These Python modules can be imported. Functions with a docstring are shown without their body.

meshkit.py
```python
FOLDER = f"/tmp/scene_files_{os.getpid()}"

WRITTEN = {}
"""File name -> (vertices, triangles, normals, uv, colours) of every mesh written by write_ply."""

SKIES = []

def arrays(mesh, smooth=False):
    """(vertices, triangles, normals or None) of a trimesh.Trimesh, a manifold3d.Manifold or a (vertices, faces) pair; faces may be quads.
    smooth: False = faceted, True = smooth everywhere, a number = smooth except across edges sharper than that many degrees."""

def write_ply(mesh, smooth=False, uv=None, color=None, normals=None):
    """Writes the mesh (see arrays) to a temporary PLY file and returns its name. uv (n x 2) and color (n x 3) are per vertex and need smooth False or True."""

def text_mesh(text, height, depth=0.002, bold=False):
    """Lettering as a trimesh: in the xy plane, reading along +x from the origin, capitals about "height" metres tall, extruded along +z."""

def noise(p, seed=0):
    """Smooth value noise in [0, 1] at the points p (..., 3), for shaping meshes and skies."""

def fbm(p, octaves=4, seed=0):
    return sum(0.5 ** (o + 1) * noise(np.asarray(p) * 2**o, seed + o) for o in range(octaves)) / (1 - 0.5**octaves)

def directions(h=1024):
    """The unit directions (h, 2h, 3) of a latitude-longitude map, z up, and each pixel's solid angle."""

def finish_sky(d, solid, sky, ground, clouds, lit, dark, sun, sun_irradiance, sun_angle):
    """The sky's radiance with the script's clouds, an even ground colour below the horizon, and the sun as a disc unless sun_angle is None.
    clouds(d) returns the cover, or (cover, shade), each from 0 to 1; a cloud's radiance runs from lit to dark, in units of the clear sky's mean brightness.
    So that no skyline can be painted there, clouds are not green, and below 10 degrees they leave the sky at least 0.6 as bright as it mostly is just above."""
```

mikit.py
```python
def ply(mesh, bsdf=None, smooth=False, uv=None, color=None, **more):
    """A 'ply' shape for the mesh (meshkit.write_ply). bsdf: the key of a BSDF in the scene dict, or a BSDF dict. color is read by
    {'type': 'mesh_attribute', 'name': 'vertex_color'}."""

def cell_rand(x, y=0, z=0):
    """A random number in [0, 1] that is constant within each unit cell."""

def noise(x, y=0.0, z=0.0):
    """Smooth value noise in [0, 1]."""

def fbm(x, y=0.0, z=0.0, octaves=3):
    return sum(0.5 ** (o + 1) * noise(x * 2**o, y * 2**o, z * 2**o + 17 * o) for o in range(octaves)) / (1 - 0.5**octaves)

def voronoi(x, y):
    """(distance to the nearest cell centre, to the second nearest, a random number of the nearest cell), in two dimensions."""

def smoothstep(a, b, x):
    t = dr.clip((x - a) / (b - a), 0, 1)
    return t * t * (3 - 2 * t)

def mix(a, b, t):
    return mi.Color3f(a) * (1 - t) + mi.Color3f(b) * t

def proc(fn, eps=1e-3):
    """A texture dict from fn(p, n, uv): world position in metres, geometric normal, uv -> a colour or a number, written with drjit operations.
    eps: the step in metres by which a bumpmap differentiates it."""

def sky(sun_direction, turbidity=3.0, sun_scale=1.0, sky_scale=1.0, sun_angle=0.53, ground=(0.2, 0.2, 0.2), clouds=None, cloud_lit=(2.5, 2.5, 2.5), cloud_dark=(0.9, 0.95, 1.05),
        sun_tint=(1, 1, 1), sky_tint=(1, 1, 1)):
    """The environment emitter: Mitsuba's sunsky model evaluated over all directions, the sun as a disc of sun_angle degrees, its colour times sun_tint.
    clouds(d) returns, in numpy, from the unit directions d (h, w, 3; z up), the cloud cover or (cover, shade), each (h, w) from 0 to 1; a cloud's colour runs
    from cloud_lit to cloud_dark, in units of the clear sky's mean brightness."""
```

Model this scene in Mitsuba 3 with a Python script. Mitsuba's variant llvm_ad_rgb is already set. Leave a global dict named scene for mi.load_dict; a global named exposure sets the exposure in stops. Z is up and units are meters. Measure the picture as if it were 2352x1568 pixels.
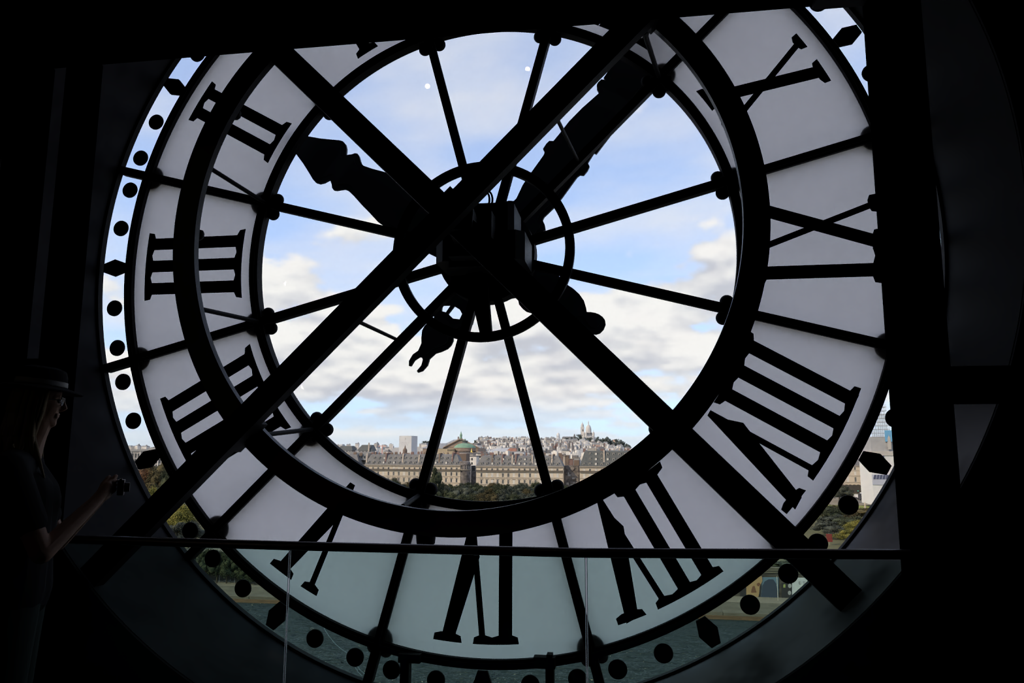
import math, random
import numpy as np, trimesh, manifold3d as m3
import mitsuba as mi, drjit as dr
import mikit, meshkit
from mikit import proc, noise, fbm, smoothstep, mix, cell_rand
from shapely.geometry import Polygon, LineString, Point, box as sbox
from shapely import affinity
from shapely.ops import unary_union
T = mi.ScalarTransform4f
rng = random.Random(7)
scene, labels = {}, {}

# ------------------------------------------------------------------ camera, sky, exposure
# the dial's centre is the origin, the dial stands in the plane y = 0, outdoors is +y; the viewing floor is at z = -3.04
CAM = np.array([1.08516, -5.66552, -1.54131])
FWD = np.array([-0.15224743, 0.97729526, 0.14735908])
RGT = np.array([0.98816028, 0.15338015, 0.00371319])
UPV = np.array([0.01897307, -0.14617971, 0.98907609])
FPX = 1754.0
scene['camera'] = {'type': 'perspective', 'fov': 2 * math.degrees(math.atan(1176 / FPX)), 'fov_axis': 'x',
                   'near_clip': 0.05, 'far_clip': 20000.0,
                   'to_world': T().look_at(origin=CAM.tolist(), target=(CAM + FWD).tolist(), up=UPV.tolist())}
exposure = 2.6
SKY_SCALE = 1.0


def clouds(d):
    az = np.arctan2(d[..., 0], d[..., 1])
    azd = np.degrees(az)
    c = np.maximum(np.degrees(np.arcsin(np.clip(d[..., 2], -1, 1))), 0.0)

    def bank(a0, e0, wa, we):
        return np.exp(-((azd - a0) / wa) ** 2 - ((c - e0) / we) ** 2)

    def field(x, y, z, o):
        return meshkit.fbm(np.stack([x, y, 0 * x + z], -1), o)

    # heaped clouds, flattened towards the horizon by a perspective-like stretch of the height
    v = np.log1p(c / 6.0) * 3.4
    u = az * 7.0
    w = field(u * 1.3, v * 1.3, 31.7, 3) - 0.5

    def dens(dv):
        a = field((u + 0.5 * w) * 1.15, ((v + dv) * 1.55 + 0.4 * w) * 1.15, 4.2, 7)
        b = field(u * 4.6 + w, (v + dv) * 6.4, 17.0, 5)
        return a + 0.20 * (b - 0.5)
    n = dens(0.0)
    th = 0.415 + 0.34 * np.clip((c - 11.0) / 8.0, 0, 1) - 0.05 * np.clip((10 - c) / 6.0, 0, 1)
    th = th - 0.17 * bank(2.5, 11.5, 10, 4.5) - 0.05 * bank(-22, 11.0, 8, 3.0) - 0.10 * bank(-10, 5.2, 12, 2.6) + 0.05 * bank(-19, 7.2, 5, 1.3) - 0.04 * bank(-3, 8, 6, 2) + 0.05 * bank(-14, 9.5, 4, 1.5) + 0.06 * bank(6, 5.5, 6, 1.2)
    heap = np.clip((n - th) / 0.085, 0, 1)
    heap = heap * heap * (3 - 2 * heap)
    lump = dens(0.16) - n
    broad = dens(0.5) - n
    shade = np.clip(0.36 + lump * 3.2 + broad * 1.7 + 1.2 * (field(u * 3.1, v * 3.6, 11.3, 5) - 0.5), 0, 1)
    # thin high veil in slanting streaks
    veil = np.clip((field(az * 5.0 + 0.35 * v, v * 2.4 - az * 2.0, 9.1, 5) - 0.36) / 0.34, 0, 1)
    fine = field(az * 16.0 + 2.0 * v, v * 7.0 - az * 9.0, 2.7, 4)
    veil = 0.33 + 0.34 * veil * (0.55 + 0.9 * fine) + 0.10 * np.clip((14 - c) / 8.0, 0, 1)
    # a flat bluish-grey layer just above the horizon, streaked
    flat = np.clip((4.4 - c) / 2.0, 0, 1) * np.clip(0.45 + 1.3 * (field(az * 6, c * 1.3, 2.0, 4) - 0.3), 0, 1)
    cover = 1 - (1 - heap * 0.97) * (1 - np.clip(veil, 0, 1))
    sh = heap * shade + (1 - heap) * 0.18
    cover = np.maximum(cover * (1 - 0.35 * flat), 0.80 * flat)
    sh = sh * (1 - 0.8 * flat) + 0.8 * flat * (0.85 + 0.7 * (field(az * 9, c * 2.0, 8.0, 3) - 0.5))
    return cover, sh


scene['sky'] = mikit.sky([-0.62, -0.62, 0.50], turbidity=3.0, sun_scale=0.42, sky_scale=SKY_SCALE, ground=(0.16, 0.16, 0.15),
                         clouds=clouds, cloud_lit=(1.74, 1.70, 1.62), cloud_dark=(1.08, 1.10, 1.19), sky_tint=(1.0, 1.16, 1.48))

# ------------------------------------------------------------------ materials
def B(name, color, rough=0.6, spec=0.3, metallic=0.0, bump=None, **kw):
    d = {'type': 'principled', 'base_color': color if isinstance(color, dict) else {'type': 'rgb', 'value': list(color)},
         'roughness': rough, 'specular': spec, 'metallic': metallic, **kw}
    if bump:
        d = {'type': 'bumpmap', 'arbitrary': proc(bump[0], bump[2] if len(bump) > 2 else 1e-3), 'scale': bump[1], 'bsdf': d}
    scene[name] = {'type': 'twosided', 'bsdf': d}
    return name


def iron_c(p, n, uv):
    g = fbm(p.x * 9, p.y * 9, p.z * 9, 3)
    return mix((0.006, 0.006, 0.007), (0.016, 0.014, 0.014), g)


IRON = B('black_iron', proc(iron_c), 0.6, 0.06)
PAINT = B('dark_steel_paint', (0.006, 0.006, 0.007), 0.6, 0.08)
COLP = B('column_paint', (0.0011, 0.0011, 0.0012), 0.9, 0.0)
RINGP = B('ring_paint', (0.024, 0.022, 0.028), 0.45, 0.2)
HAND = B('hand_sheet_metal', (0.016, 0.019, 0.025), 0.6, 0.15)
CASTING = B('gearbox_casting', (0.012, 0.012, 0.013), 0.5, 0.15)


def wall_c(p, n, uv):
    g = fbm(p.x * 1.7, p.y * 2.3, p.z * 1.7, 4)
    return mix((0.012, 0.012, 0.014), (0.022, 0.022, 0.025), g)


WALL = B('room_plaster', proc(wall_c), 0.8, 0.1)
ROOM = B('room_dark', (0.013, 0.013, 0.014), 0.8, 0.05)


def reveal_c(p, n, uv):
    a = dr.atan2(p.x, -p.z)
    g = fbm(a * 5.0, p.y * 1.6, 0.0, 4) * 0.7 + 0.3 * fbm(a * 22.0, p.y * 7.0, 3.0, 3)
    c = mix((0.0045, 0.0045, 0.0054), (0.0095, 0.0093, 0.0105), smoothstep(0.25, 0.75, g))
    sheen_paint = smoothstep(0.22, 0.42, a) * (1 - smoothstep(1.05, 1.25, a)) * smoothstep(0.2, 0.6, fbm(a * 6.0, p.y * 1.1, 5.0, 4) + 0.12)  # lower right sheen painted into the colour as a brighter patch
    c = c * (1.0 + 3.8 * smoothstep(-0.3, 0.3, -a))  # left half painted lighter to make up for weaker light there
    return mix(c, (0.36, 0.345, 0.35), sheen_paint * 0.85)


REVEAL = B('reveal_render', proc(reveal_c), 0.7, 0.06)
scene['clear_glass'] = {'type': 'thindielectric', 'int_ior': 1.5, 'specular_transmittance': {'type': 'rgb', 'value': [0.96, 0.97, 0.97]}}
scene['rail_glass'] = {'type': 'thindielectric', 'int_ior': 1.5, 'specular_transmittance': {'type': 'rgb', 'value': [0.66, 0.86, 0.78]}}


def milk_c(p, n, uv):
    g = fbm(p.x * 3.1, p.y, p.z * 3.1, 4)
    s = smoothstep(0.62, 0.8, fbm(p.x * 1.1 + 5, 2.0, p.z * 1.1, 4))
    return mix((0.84, 0.79, 0.765), (0.90, 0.85, 0.83), g) * (1 - 0.06 * s)


scene['milk_glass'] = {'type': 'principledthin', 'base_color': proc(milk_c), 'roughness': 0.5, 'diff_trans': 1.45, 'spec_trans': 0.0, 'eta': 1.3}
EDGE = 'glass_edge'
scene[EDGE] = {'type': 'principledthin', 'base_color': {'type': 'rgb', 'value': [0.85, 0.9, 0.9]}, 'roughness': 0.4, 'diff_trans': 1.3, 'spec_trans': 0.0}
STEEL = B('brushed_steel', (0.10, 0.085, 0.085), 0.28, 0.5, 0.6)
SKIN = B('skin', (0.42, 0.24, 0.17), 0.55, 0.3)
HAIR = B('blond_hair', (0.22, 0.15, 0.07), 0.6, 0.3)
CLOTH = B('black_cotton', (0.02, 0.02, 0.022), 0.9, 0.1)
JEANS = B('dark_green_cotton', (0.04, 0.052, 0.045), 0.9, 0.1)
FELT = B('black_felt', (0.014, 0.014, 0.016), 0.9, 0.1)
BAND = B('pale_ribbon', (0.30, 0.30, 0.31), 0.5, 0.3)
SPECS = B('spectacle_metal', (0.5, 0.5, 0.52), 0.25, 0.5, 0.8)
PHONE = B('camera_plastic', (0.03, 0.014, 0.014), 0.4, 0.4)


def stone_c(p, n, uv):
    g = fbm(p.x * 0.35, p.y * 0.35, p.z * 0.8, 4)
    k = fbm(p.x * 0.06, 3.0, p.z * 0.15, 3)
    return mix((0.46, 0.395, 0.31), (0.58, 0.51, 0.41), g) * (0.85 + 0.25 * k)


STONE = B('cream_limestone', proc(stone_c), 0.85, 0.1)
STONED = B('dark_stone_trim', (0.30, 0.265, 0.22), 0.85, 0.1)  # trim stone in an even tone darker than the walls


def zinc_c(p, n, uv):
    g = fbm(p.x * 0.22, p.y * 0.22, p.z * 0.22, 4)
    s = smoothstep(0.86, 0.94, noise(p.x * 1.3, 4.0, 1.0))
    return mix((0.105, 0.107, 0.113), (0.195, 0.19, 0.186), g) * (1 + 0.25 * s)


ZINC = B('zinc_roof', proc(zinc_c), 0.6, 0.25)
SLATE = B('slate_roof', (0.105, 0.112, 0.112), 0.6, 0.15)
BRICK = B('chimney_brick', (0.20, 0.135, 0.12), 0.9, 0.1)
BROWN = B('party_wall_brown', (0.17, 0.13, 0.105), 0.9, 0.1)
PALE = B('pale_chimney_render', (0.42, 0.36, 0.30), 0.9, 0.1)
POT = B('terracotta', (0.28, 0.17, 0.14), 0.9, 0.1)
WINF = B('white_window_frame', (0.50, 0.47, 0.42), 0.7, 0.2)
PANE = B('dark_window_pane', (0.035, 0.038, 0.042), 0.25, 0.5)
SHUT = B('pale_blind', (0.55, 0.54, 0.52), 0.8, 0.1)
REDB = B('red_blind', (0.22, 0.06, 0.05), 0.8, 0.1)
RAILM = B('iron_balcony', (0.11, 0.095, 0.08), 0.8, 0.1)
NET = None


def net_c(p, n, uv):
    g = fbm(p.x * 0.5, p.y * 0.5, p.z * 0.5, 4)
    return mix((0.10, 0.09, 0.085), (0.24, 0.215, 0.20), smoothstep(0.25, 0.75, g))


NET = B('scaffold_netting', proc(net_c), 0.9, 0.1)
GREYB = B('grey_facade', (0.32, 0.31, 0.30), 0.85, 0.1)
HW = [B('house_white', (0.68, 0.65, 0.61), 0.85, 0.1), B('house_cream', (0.58, 0.54, 0.48), 0.85, 0.1), B('house_grey', (0.40, 0.38, 0.36), 0.85, 0.1),
      B('house_pink', (0.52, 0.36, 0.30), 0.85, 0.1)]
HR = [B('roof_pale_zinc', (0.36, 0.37, 0.385), 0.6, 0.2), B('roof_mid_zinc', (0.235, 0.24, 0.25), 0.6, 0.2), B('roof_dark', (0.15, 0.145, 0.15), 0.7, 0.2)]
HWIN = B('house_window_dark', (0.17, 0.155, 0.15), 0.5, 0.3)
WHITE = B('white_travertine', (0.52, 0.50, 0.48), 0.8, 0.1)
WHITED = B('grey_travertine', (0.42, 0.40, 0.385), 0.8, 0.1)
DARK = B('dark_opening', (0.06, 0.055, 0.05), 0.8, 0.1)
COPPER = B('green_copper', proc(lambda p, n, uv: mix((0.13, 0.24, 0.17), (0.22, 0.34, 0.25), fbm(p.x * 0.3, p.y * 0.3, p.z * 0.3, 3))), 0.7, 0.2)
OPERA = B('brown_opera_stone', proc(lambda p, n, uv: mix((0.19, 0.145, 0.12), (0.32, 0.255, 0.205), fbm(p.x * 0.2, p.y * 0.2, p.z * 0.35, 3))), 0.85, 0.1)
GOLD = B('gilding', (0.80, 0.50, 0.10), 0.35, 0.6, 0.3)
TARP = B('white_tarpaulin', (0.56, 0.565, 0.575), 0.8, 0.1)
TARPS = B('white_tarpaulin_side', (0.52, 0.525, 0.535), 0.8, 0.1)
PRINT = B('grey_print', (0.33, 0.33, 0.335), 0.8, 0.1)
TARPG = B('grey_tarpaulin', proc(lambda p, n, uv: mix((0.27, 0.275, 0.29), (0.38, 0.38, 0.39), fbm(p.x * 0.3, p.y * 0.3, p.z * 0.3, 4))), 0.8, 0.1)
CRANE = B('crane_red', (0.62, 0.33, 0.28), 0.6, 0.2)
SCAF = B('scaffold_tube', (0.30, 0.29, 0.28), 0.5, 0.4)
ADSKY = B('printed_blue', (0.13, 0.32, 0.52), 0.7, 0.2)
ADDARK = B('printed_navy', (0.07, 0.08, 0.14), 0.7, 0.2)
ADLIL = B('printed_lilac', (0.36, 0.38, 0.46), 0.7, 0.2)


def leaf(name, a, b, spec=0.15):
    def f(p, n, uv):
        g = fbm(p.x * 0.55, p.y * 0.55, p.z * 0.7, 4)
        return mix(a, b, smoothstep(0.25, 0.75, g))
    return B(name, proc(f), 0.85, spec)


LEAF = [leaf('leaves_dark_green', (0.020, 0.027, 0.016), (0.056, 0.064, 0.034)), leaf('leaves_brown_green', (0.036, 0.032, 0.016), (0.090, 0.074, 0.034)),
        leaf('leaves_yellow_green', (0.075, 0.078, 0.018), (0.185, 0.17, 0.040)), leaf('leaves_grey_green', (0.030, 0.037, 0.030), (0.070, 0.078, 0.060)),
        leaf('leaves_distant_hazed', (0.062, 0.076, 0.076), (0.105, 0.120, 0.112)), leaf('leaves_reddish', (0.075, 0.035, 0.020), (0.14, 0.075, 0.035))]  # distant leaves paler and bluer, haze put into their colour
BARK = B('bark', (0.06, 0.05, 0.04), 0.9, 0.1)


def ground_c(p, n, uv):
    g = fbm(p.x * 0.02, p.y * 0.02, 0.0, 4)
    k = smoothstep(195.0, 215.0, p.y)
    return mix(mix((0.14, 0.13, 0.115), (0.19, 0.175, 0.155), g), mix((0.050, 0.058, 0.028), (0.105, 0.098, 0.062), g), k)


GROUND = B('garden_ground', proc(ground_c), 0.95, 0.1)
HILL = B('hill_ground', (0.25, 0.24, 0.22), 0.95, 0.1)
ROAD = B('pale_gravel_road', (0.15, 0.135, 0.11), 0.95, 0.1)
LAWN = B('lawn', (0.13, 0.15, 0.05), 0.95, 0.1)


def quay_c(p, n, uv):
    g = fbm(p.x * 0.5, p.y, p.z * 2.2, 4)
    return mix((0.065, 0.059, 0.047), (0.135, 0.125, 0.10), g)


QUAY = B('quay_limestone', proc(quay_c), 0.9, 0.1)
ALGAE = B('wet_algae_band', proc(lambda p, n, uv: mix((0.065, 0.043, 0.026), (0.13, 0.085, 0.05), fbm(p.x * 0.6, 0.0, p.z * 3, 3))), 0.7, 0.2)
QWALL = B('quay_wall_dark', proc(lambda p, n, uv: mix((0.035, 0.033, 0.030), (0.085, 0.077, 0.068), fbm(p.x * 0.35, 0.0, p.z * 1.2, 4))), 0.9, 0.1)


def wave(p, n, uv):
    a = fbm(p.x * 0.55 + 0.25 * p.y, p.y * 0.9, 0.0, 4)
    b = fbm(p.x * 0.16, p.y * 0.28 + 7.0, 1.0, 3)
    return a * 0.8 + b * 1.2


scene['river_surface'] = {'type': 'bumpmap', 'arbitrary': proc(wave, 0.05), 'scale': 2.6,
                          'bsdf': {'type': 'principled', 'base_color': {'type': 'rgb', 'value': [0.014, 0.023, 0.023]}, 'roughness': 0.12, 'specular': 0.26}}

# ------------------------------------------------------------------ helpers
used = {}


def numbered(name):
    k = used.get(name, 0)
    used[name] = k + 1
    return name if k == 0 else f'{name}_{k:03d}'


def thing(name, label, cat, group=None, kind=None):
    key = numbered(name)
    labels[key] = {'label': label, 'category': cat}
    if group:
        labels[key]['group'] = group
    if kind:
        labels[key]['kind'] = kind
    return key


def part(parent, name, shape, to_world=None, label=None, kind=None):
    key = numbered(f'{parent}__{name}')
    if to_world is not None:
        shape = {**shape, 'to_world': to_world}
    scene[key] = shape
    if label or kind:
        labels[key] = {**({'label': label} if label else {}), **({'kind': kind} if kind else {})}
    return key


def whole(key, shape, to_world=None):
    scene[key] = {**shape, 'to_world': to_world} if to_world is not None else shape
    return key


def structure(name, mesh, bsdf, label=None, smooth=False):
    key = numbered(name)
    scene[key] = mikit.ply(mesh, bsdf, smooth)
    labels[key] = {'kind': 'structure', **({'label': label} if label else {})}
    return key


def cat(*ms):
    out = []
    for m in ms:
        out += list(m) if isinstance(m, (list, tuple)) else [m]
    return trimesh.util.concatenate(out)


def bx(x0, x1, y0, y1, z0, z1):
    m = trimesh.creation.box(extents=[x1 - x0, y1 - y0, z1 - z0])
    m.apply_translation([(x0 + x1) / 2, (y0 + y1) / 2, (z0 + z1) / 2])
    return m


def rod(a, b, r, r2=None, n=10):
    a, b = np.asarray(a, float), np.asarray(b, float)
    L = np.linalg.norm(b - a)
    r2 = r if r2 is None else r2
    ang = np.arange(n) * 2 * np.pi / n
    z = (b - a) / L
    x = np.cross(z, [0, 0, 1] if abs(z[2]) < 0.9 else [1, 0, 0])
    x /= np.linalg.norm(x)
    y = np.cross(z, x)
    c = np.cos(ang)[:, None] * x + np.sin(ang)[:, None] * y
    v = np.vstack([a + c * r, b + c * r2, [a], [b]])
    f = []
    for i in range(n):
        j = (i + 1) % n
        f += [[i, j, n + j], [i, n + j, n + i], [2 * n, j, i], [2 * n + 1, n + i, n + j]]
    return trimesh.Trimesh(v, f, process=False)


def tube(pts, r, n=8):
    pts = np.asarray(pts, float)
    return cat([rod(pts[i], pts[i + 1], r, n=n) for i in range(len(pts) - 1)])


def beam(a, b, w, h, up=(0, 0, 1)):
    """a square bar from a to b: w across, h along up"""
    a, b, up = (np.asarray(q, float) for q in (a, b, up))
    d = (b - a) / np.linalg.norm(b - a)
    s = np.cross(d, up)
    s /= np.linalg.norm(s)
    u = np.cross(s, d)
    c = [p + s * i * w / 2 + u * j * h / 2 for p in (a, b) for i, j in ((-1, -1), (1, -1), (1, 1), (-1, 1))]
    m = trimesh.Trimesh(c, [[0, 1, 2], [0, 2, 3], [4, 6, 5], [4, 7, 6], [0, 4, 5], [0, 5, 1], [1, 5, 6], [1, 6, 2], [2, 6, 7], [2, 7, 3], [3, 7, 4], [3, 4, 0]], process=False)
    m.fix_normals()
    return m


def ext(poly, y0, y1):
    """shapely shape in the (x, z) plane of the dial -> solid between y0 and y1"""
    gs = [g for g in getattr(poly, 'geoms', [poly]) if g.area > 1e-9]
    ms = []
    for g in gs:
        m = trimesh.creation.extrude_polygon(g, y1 - y0, engine='earcut')
        v = np.array(m.vertices)
        ms.append(trimesh.Trimesh(np.c_[v[:, 0], y0 + v[:, 2], v[:, 1]], m.faces[:, ::-1], process=False))
    return cat(ms)


def sheet(poly, y):
    """one flat sheet in the plane y, its normal to -y"""
    ms = []
    for g in getattr(poly, 'geoms', [poly]):
        v, f = trimesh.creation.triangulate_polygon(g, engine='earcut')
        m = trimesh.Trimesh(np.c_[v[:, 0], np.full(len(v), y), v[:, 1]], f, process=False)
        if m.face_normals[0][1] > 0:
            m.invert()
        ms.append(m)
    return cat(ms)


def lathe(prof, n=24, centre=(0, 0, 0)):
    """profile [(r, z)...] about the vertical axis"""
    prof = np.asarray(prof, float)
    a = np.arange(n) * 2 * np.pi / n
    v = np.concatenate([np.stack([r * np.cos(a), r * np.sin(a), np.full(n, z)], 1) for r, z in prof])
    f = []
    for k in range(len(prof) - 1):
        for i in range(n):
            j = (i + 1) % n
            p, q, s, t = k * n + i, k * n + j, (k + 1) * n + j, (k + 1) * n + i
            f += [[p, q, s], [p, s, t]]
    m = trimesh.Trimesh(v + np.asarray(centre), f, process=False)
    return m


def rot90y(mesh):
    """vertical axis -> the y axis"""
    v = np.array(mesh.vertices)
    return trimesh.Trimesh(np.c_[v[:, 0], -v[:, 2], v[:, 1]], mesh.faces, process=False)


def pol(r, m):
    a = math.radians(m * 6)
    return (-r * math.sin(a), r * math.cos(a))


def loc(rad, tan, m):
    a = math.radians(m * 6)
    return (-rad * math.sin(a) - tan * math.cos(a), rad * math.cos(a) - tan * math.sin(a))


def arcs(r0, r1, m0, m1, n=24):
    ms = np.linspace(m0, m1, n)
    return Polygon([pol(r1, m) for m in ms] + [pol(r0, m) for m in ms[::-1]])


def ring(r0, r1, n=240, c=(0, 0)):
    a = np.linspace(0, 2 * np.pi, n, endpoint=False)
    o = [(c[0] + r1 * math.cos(t), c[1] + r1 * math.sin(t)) for t in a]
    i = [(c[0] + r0 * math.cos(t), c[1] + r0 * math.sin(t)) for t in a]
    return Polygon(o, [i])


def un(px, py, Y):
    """the point of the plane y = Y that the photograph shows at (px, py)"""
    d = FWD + (px - 1176) / FPX * RGT - (py - 784) / FPX * UPV
    return CAM + d * (Y - CAM[1]) / d[1]


def at(px, py, D):
    return CAM + D * (FWD + (px - 1176) / FPX * RGT - (py - 784) / FPX * UPV)


def hull(spheres):
    return m3.Manifold.batch_hull([m3.Manifold.sphere(r, 16).translate(list(map(float, c))) for c, r in spheres])


def blob(chains, edge=0.02, smooth=8):
    """chains of (point, radius): each bone the hull of its two spheres, joined, refined and smoothed"""
    ms = []
    for ch in chains:
        for (a, ra), (b, rb) in zip(ch[:-1], ch[1:]):
            ms.append(hull([(a, ra), (b, rb)]))
    m = m3.Manifold.batch_boolean(ms, m3.OpType.Add).refine_to_length(edge).to_mesh()
    t = trimesh.Trimesh(m.vert_properties[:, :3], m.tri_verts, process=True)
    trimesh.smoothing.filter_taubin(t, 0.5, 0.53, smooth)
    return t


# ------------------------------------------------------------------ the room
RW = 3.31
FLOOR = -3.04
hole = Point(0, 0).buffer(RW, quad_segs=64)
hole_w = Point(0, 0).buffer(RW + 0.004, quad_segs=64)
structure('wall_front', ext(sbox(-8.5, -3.7, 8.5, 6.2).difference(hole_w), -1.14, -1.118), WALL, 'dark inner wall with the round clock opening')
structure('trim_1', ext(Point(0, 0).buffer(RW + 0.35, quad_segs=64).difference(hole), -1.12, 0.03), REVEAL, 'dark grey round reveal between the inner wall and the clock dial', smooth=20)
structure('floor', bx(-8.5, 8.5, -14, -1.14, FLOOR - 0.2, FLOOR), ROOM)
structure('ceiling', bx(-8.5, 8.5, -14, -1.14, 6.0, 6.2), ROOM)
structure('wall_left', bx(-8.7, -8.5, -14, -1.14, FLOOR - 0.2, 6.2), ROOM)
structure('wall_right', bx(8.5, 8.7, -14, -1.14, FLOOR - 0.2, 6.2), ROOM)
structure('wall_back', bx(-8.7, 8.7, -14.2, -14, FLOOR - 0.2, 6.2), ROOM)

k = thing('steel_column', 'thick black steel column right of the clock dial, at the end of the handrail', 'column', kind='structure')
part(k, 'post', mikit.ply(cat(bx(2.49, 2.70, -1.50, -1.20, FLOOR, 1.12), bx(2.575, 2.615, -1.515, -1.50, FLOOR, 1.12)), COLP))
part(k, 'side_rail', mikit.ply(bx(2.70, 4.3, -1.42, -1.22, -1.26, -1.075), COLP))
k = thing('steel_column', 'black steel column left of the clock dial, behind the person', 'column', kind='structure')
part(k, 'post', mikit.ply(bx(-2.62, -2.49, -1.38, -1.20, FLOOR, 1.12), COLP))
part(k, 'post', mikit.ply(bx(-3.06, -2.86, -1.36, -1.20, FLOOR, 1.12), COLP))
part(k, 'side_rail', mikit.ply(bx(-4.3, -2.62, -1.34, -1.22, -1.12, -0.94), COLP))
k = thing('steel_lintel', 'black steel beam across the top, hiding the upper edge of the clock', 'beam', kind='structure')
part(k, 'girder', mikit.ply(cat(bx(-4.5, 4.5, -1.50, -1.20, 1.13, 1.72), bx(-4.5, 4.5, -1.53, -1.50, 1.2, 1.65)), COLP))
part(k, 'bracket', mikit.ply(cat(bx(2.20, 2.49, -1.50, -1.22, 1.095, 1.14)), PAINT))

# ------------------------------------------------------------------ the clock dial
CL = thing('tower_clock', 'huge round glass clock dial seen from behind, black roman numerals on milk-white panels', 'clock')
for i in range(12):
    m0 = 2.5 + 5 * i
    part(CL, 'clear_pane', mikit.ply(sheet(arcs(0.33, 1.90, m0 + 0.05, m0 + 4.95), 0.012), 'clear_glass'))
for i in range(12):
    m0 = 2.5 + 5 * i
    part(CL, 'milk_glass_panel', mikit.ply(sheet(arcs(1.935, 3.0, m0 + 0.06, m0 + 4.94), 0.0), 'milk_glass'), label='translucent white glass panel')
for i in range(12):
    m0 = 2.5 + 5 * i
    part(CL, 'rim_pane', mikit.ply(sheet(arcs(3.04, 3.31, m0 + 0.03, m0 + 4.97), 0.012), 'clear_glass'))

# numerals: strokes in (tan, rad) of each hour; serif faces follow the circles 2.888 and 2.036
RO, RI = 2.888, 2.036
W2 = 0.0485


def serif(m, t0, t1, outer, stems):
    """a serif bar: flat face on the circle, its ends slightly thinner than its middle, swelling into the stems"""
    n = 10
    ts = np.linspace(t0, t1, n)
    face = RO if outer else RI
    s = -1 if outer else 1
    e = 0.045
    inner = [(t0 + 0.008, e)]
    for a, b in stems:
        if inner[-1][0] > t0 + 0.01:
            inner.append(((inner[-1][0] + a) / 2, 0.048))
        inner += [(a, 0.062), (b, 0.062)]
    inner.append((t1 - 0.008, e))
    def P(t, depth):
        r = face + s * depth
        return (t, math.sqrt(max(r * r - t * t, 0)))
    return Polygon([P(t, 0) for t in ts] + [P(t, d) for t, d in inner[::-1]]).buffer(0)


def stem(to, ti, w=W2, r0=RI + 0.02, r1=RO - 0.02):
    return Polygon([(to - w, r1), (to + w, r1), (ti + w, r0), (ti - w, r0)])


def numeral(spec):
    return unary_union([g.buffer(0) for g in spec])


def bars(cs):
    st = [(c - W2, c + W2) for c in cs]
    t0, t1 = cs[0] - 0.098, cs[-1] + 0.098
    return [serif(0, t0, t1, True, st), serif(0, t0, t1, False, st)] + [stem(c, c) for c in cs]


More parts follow.
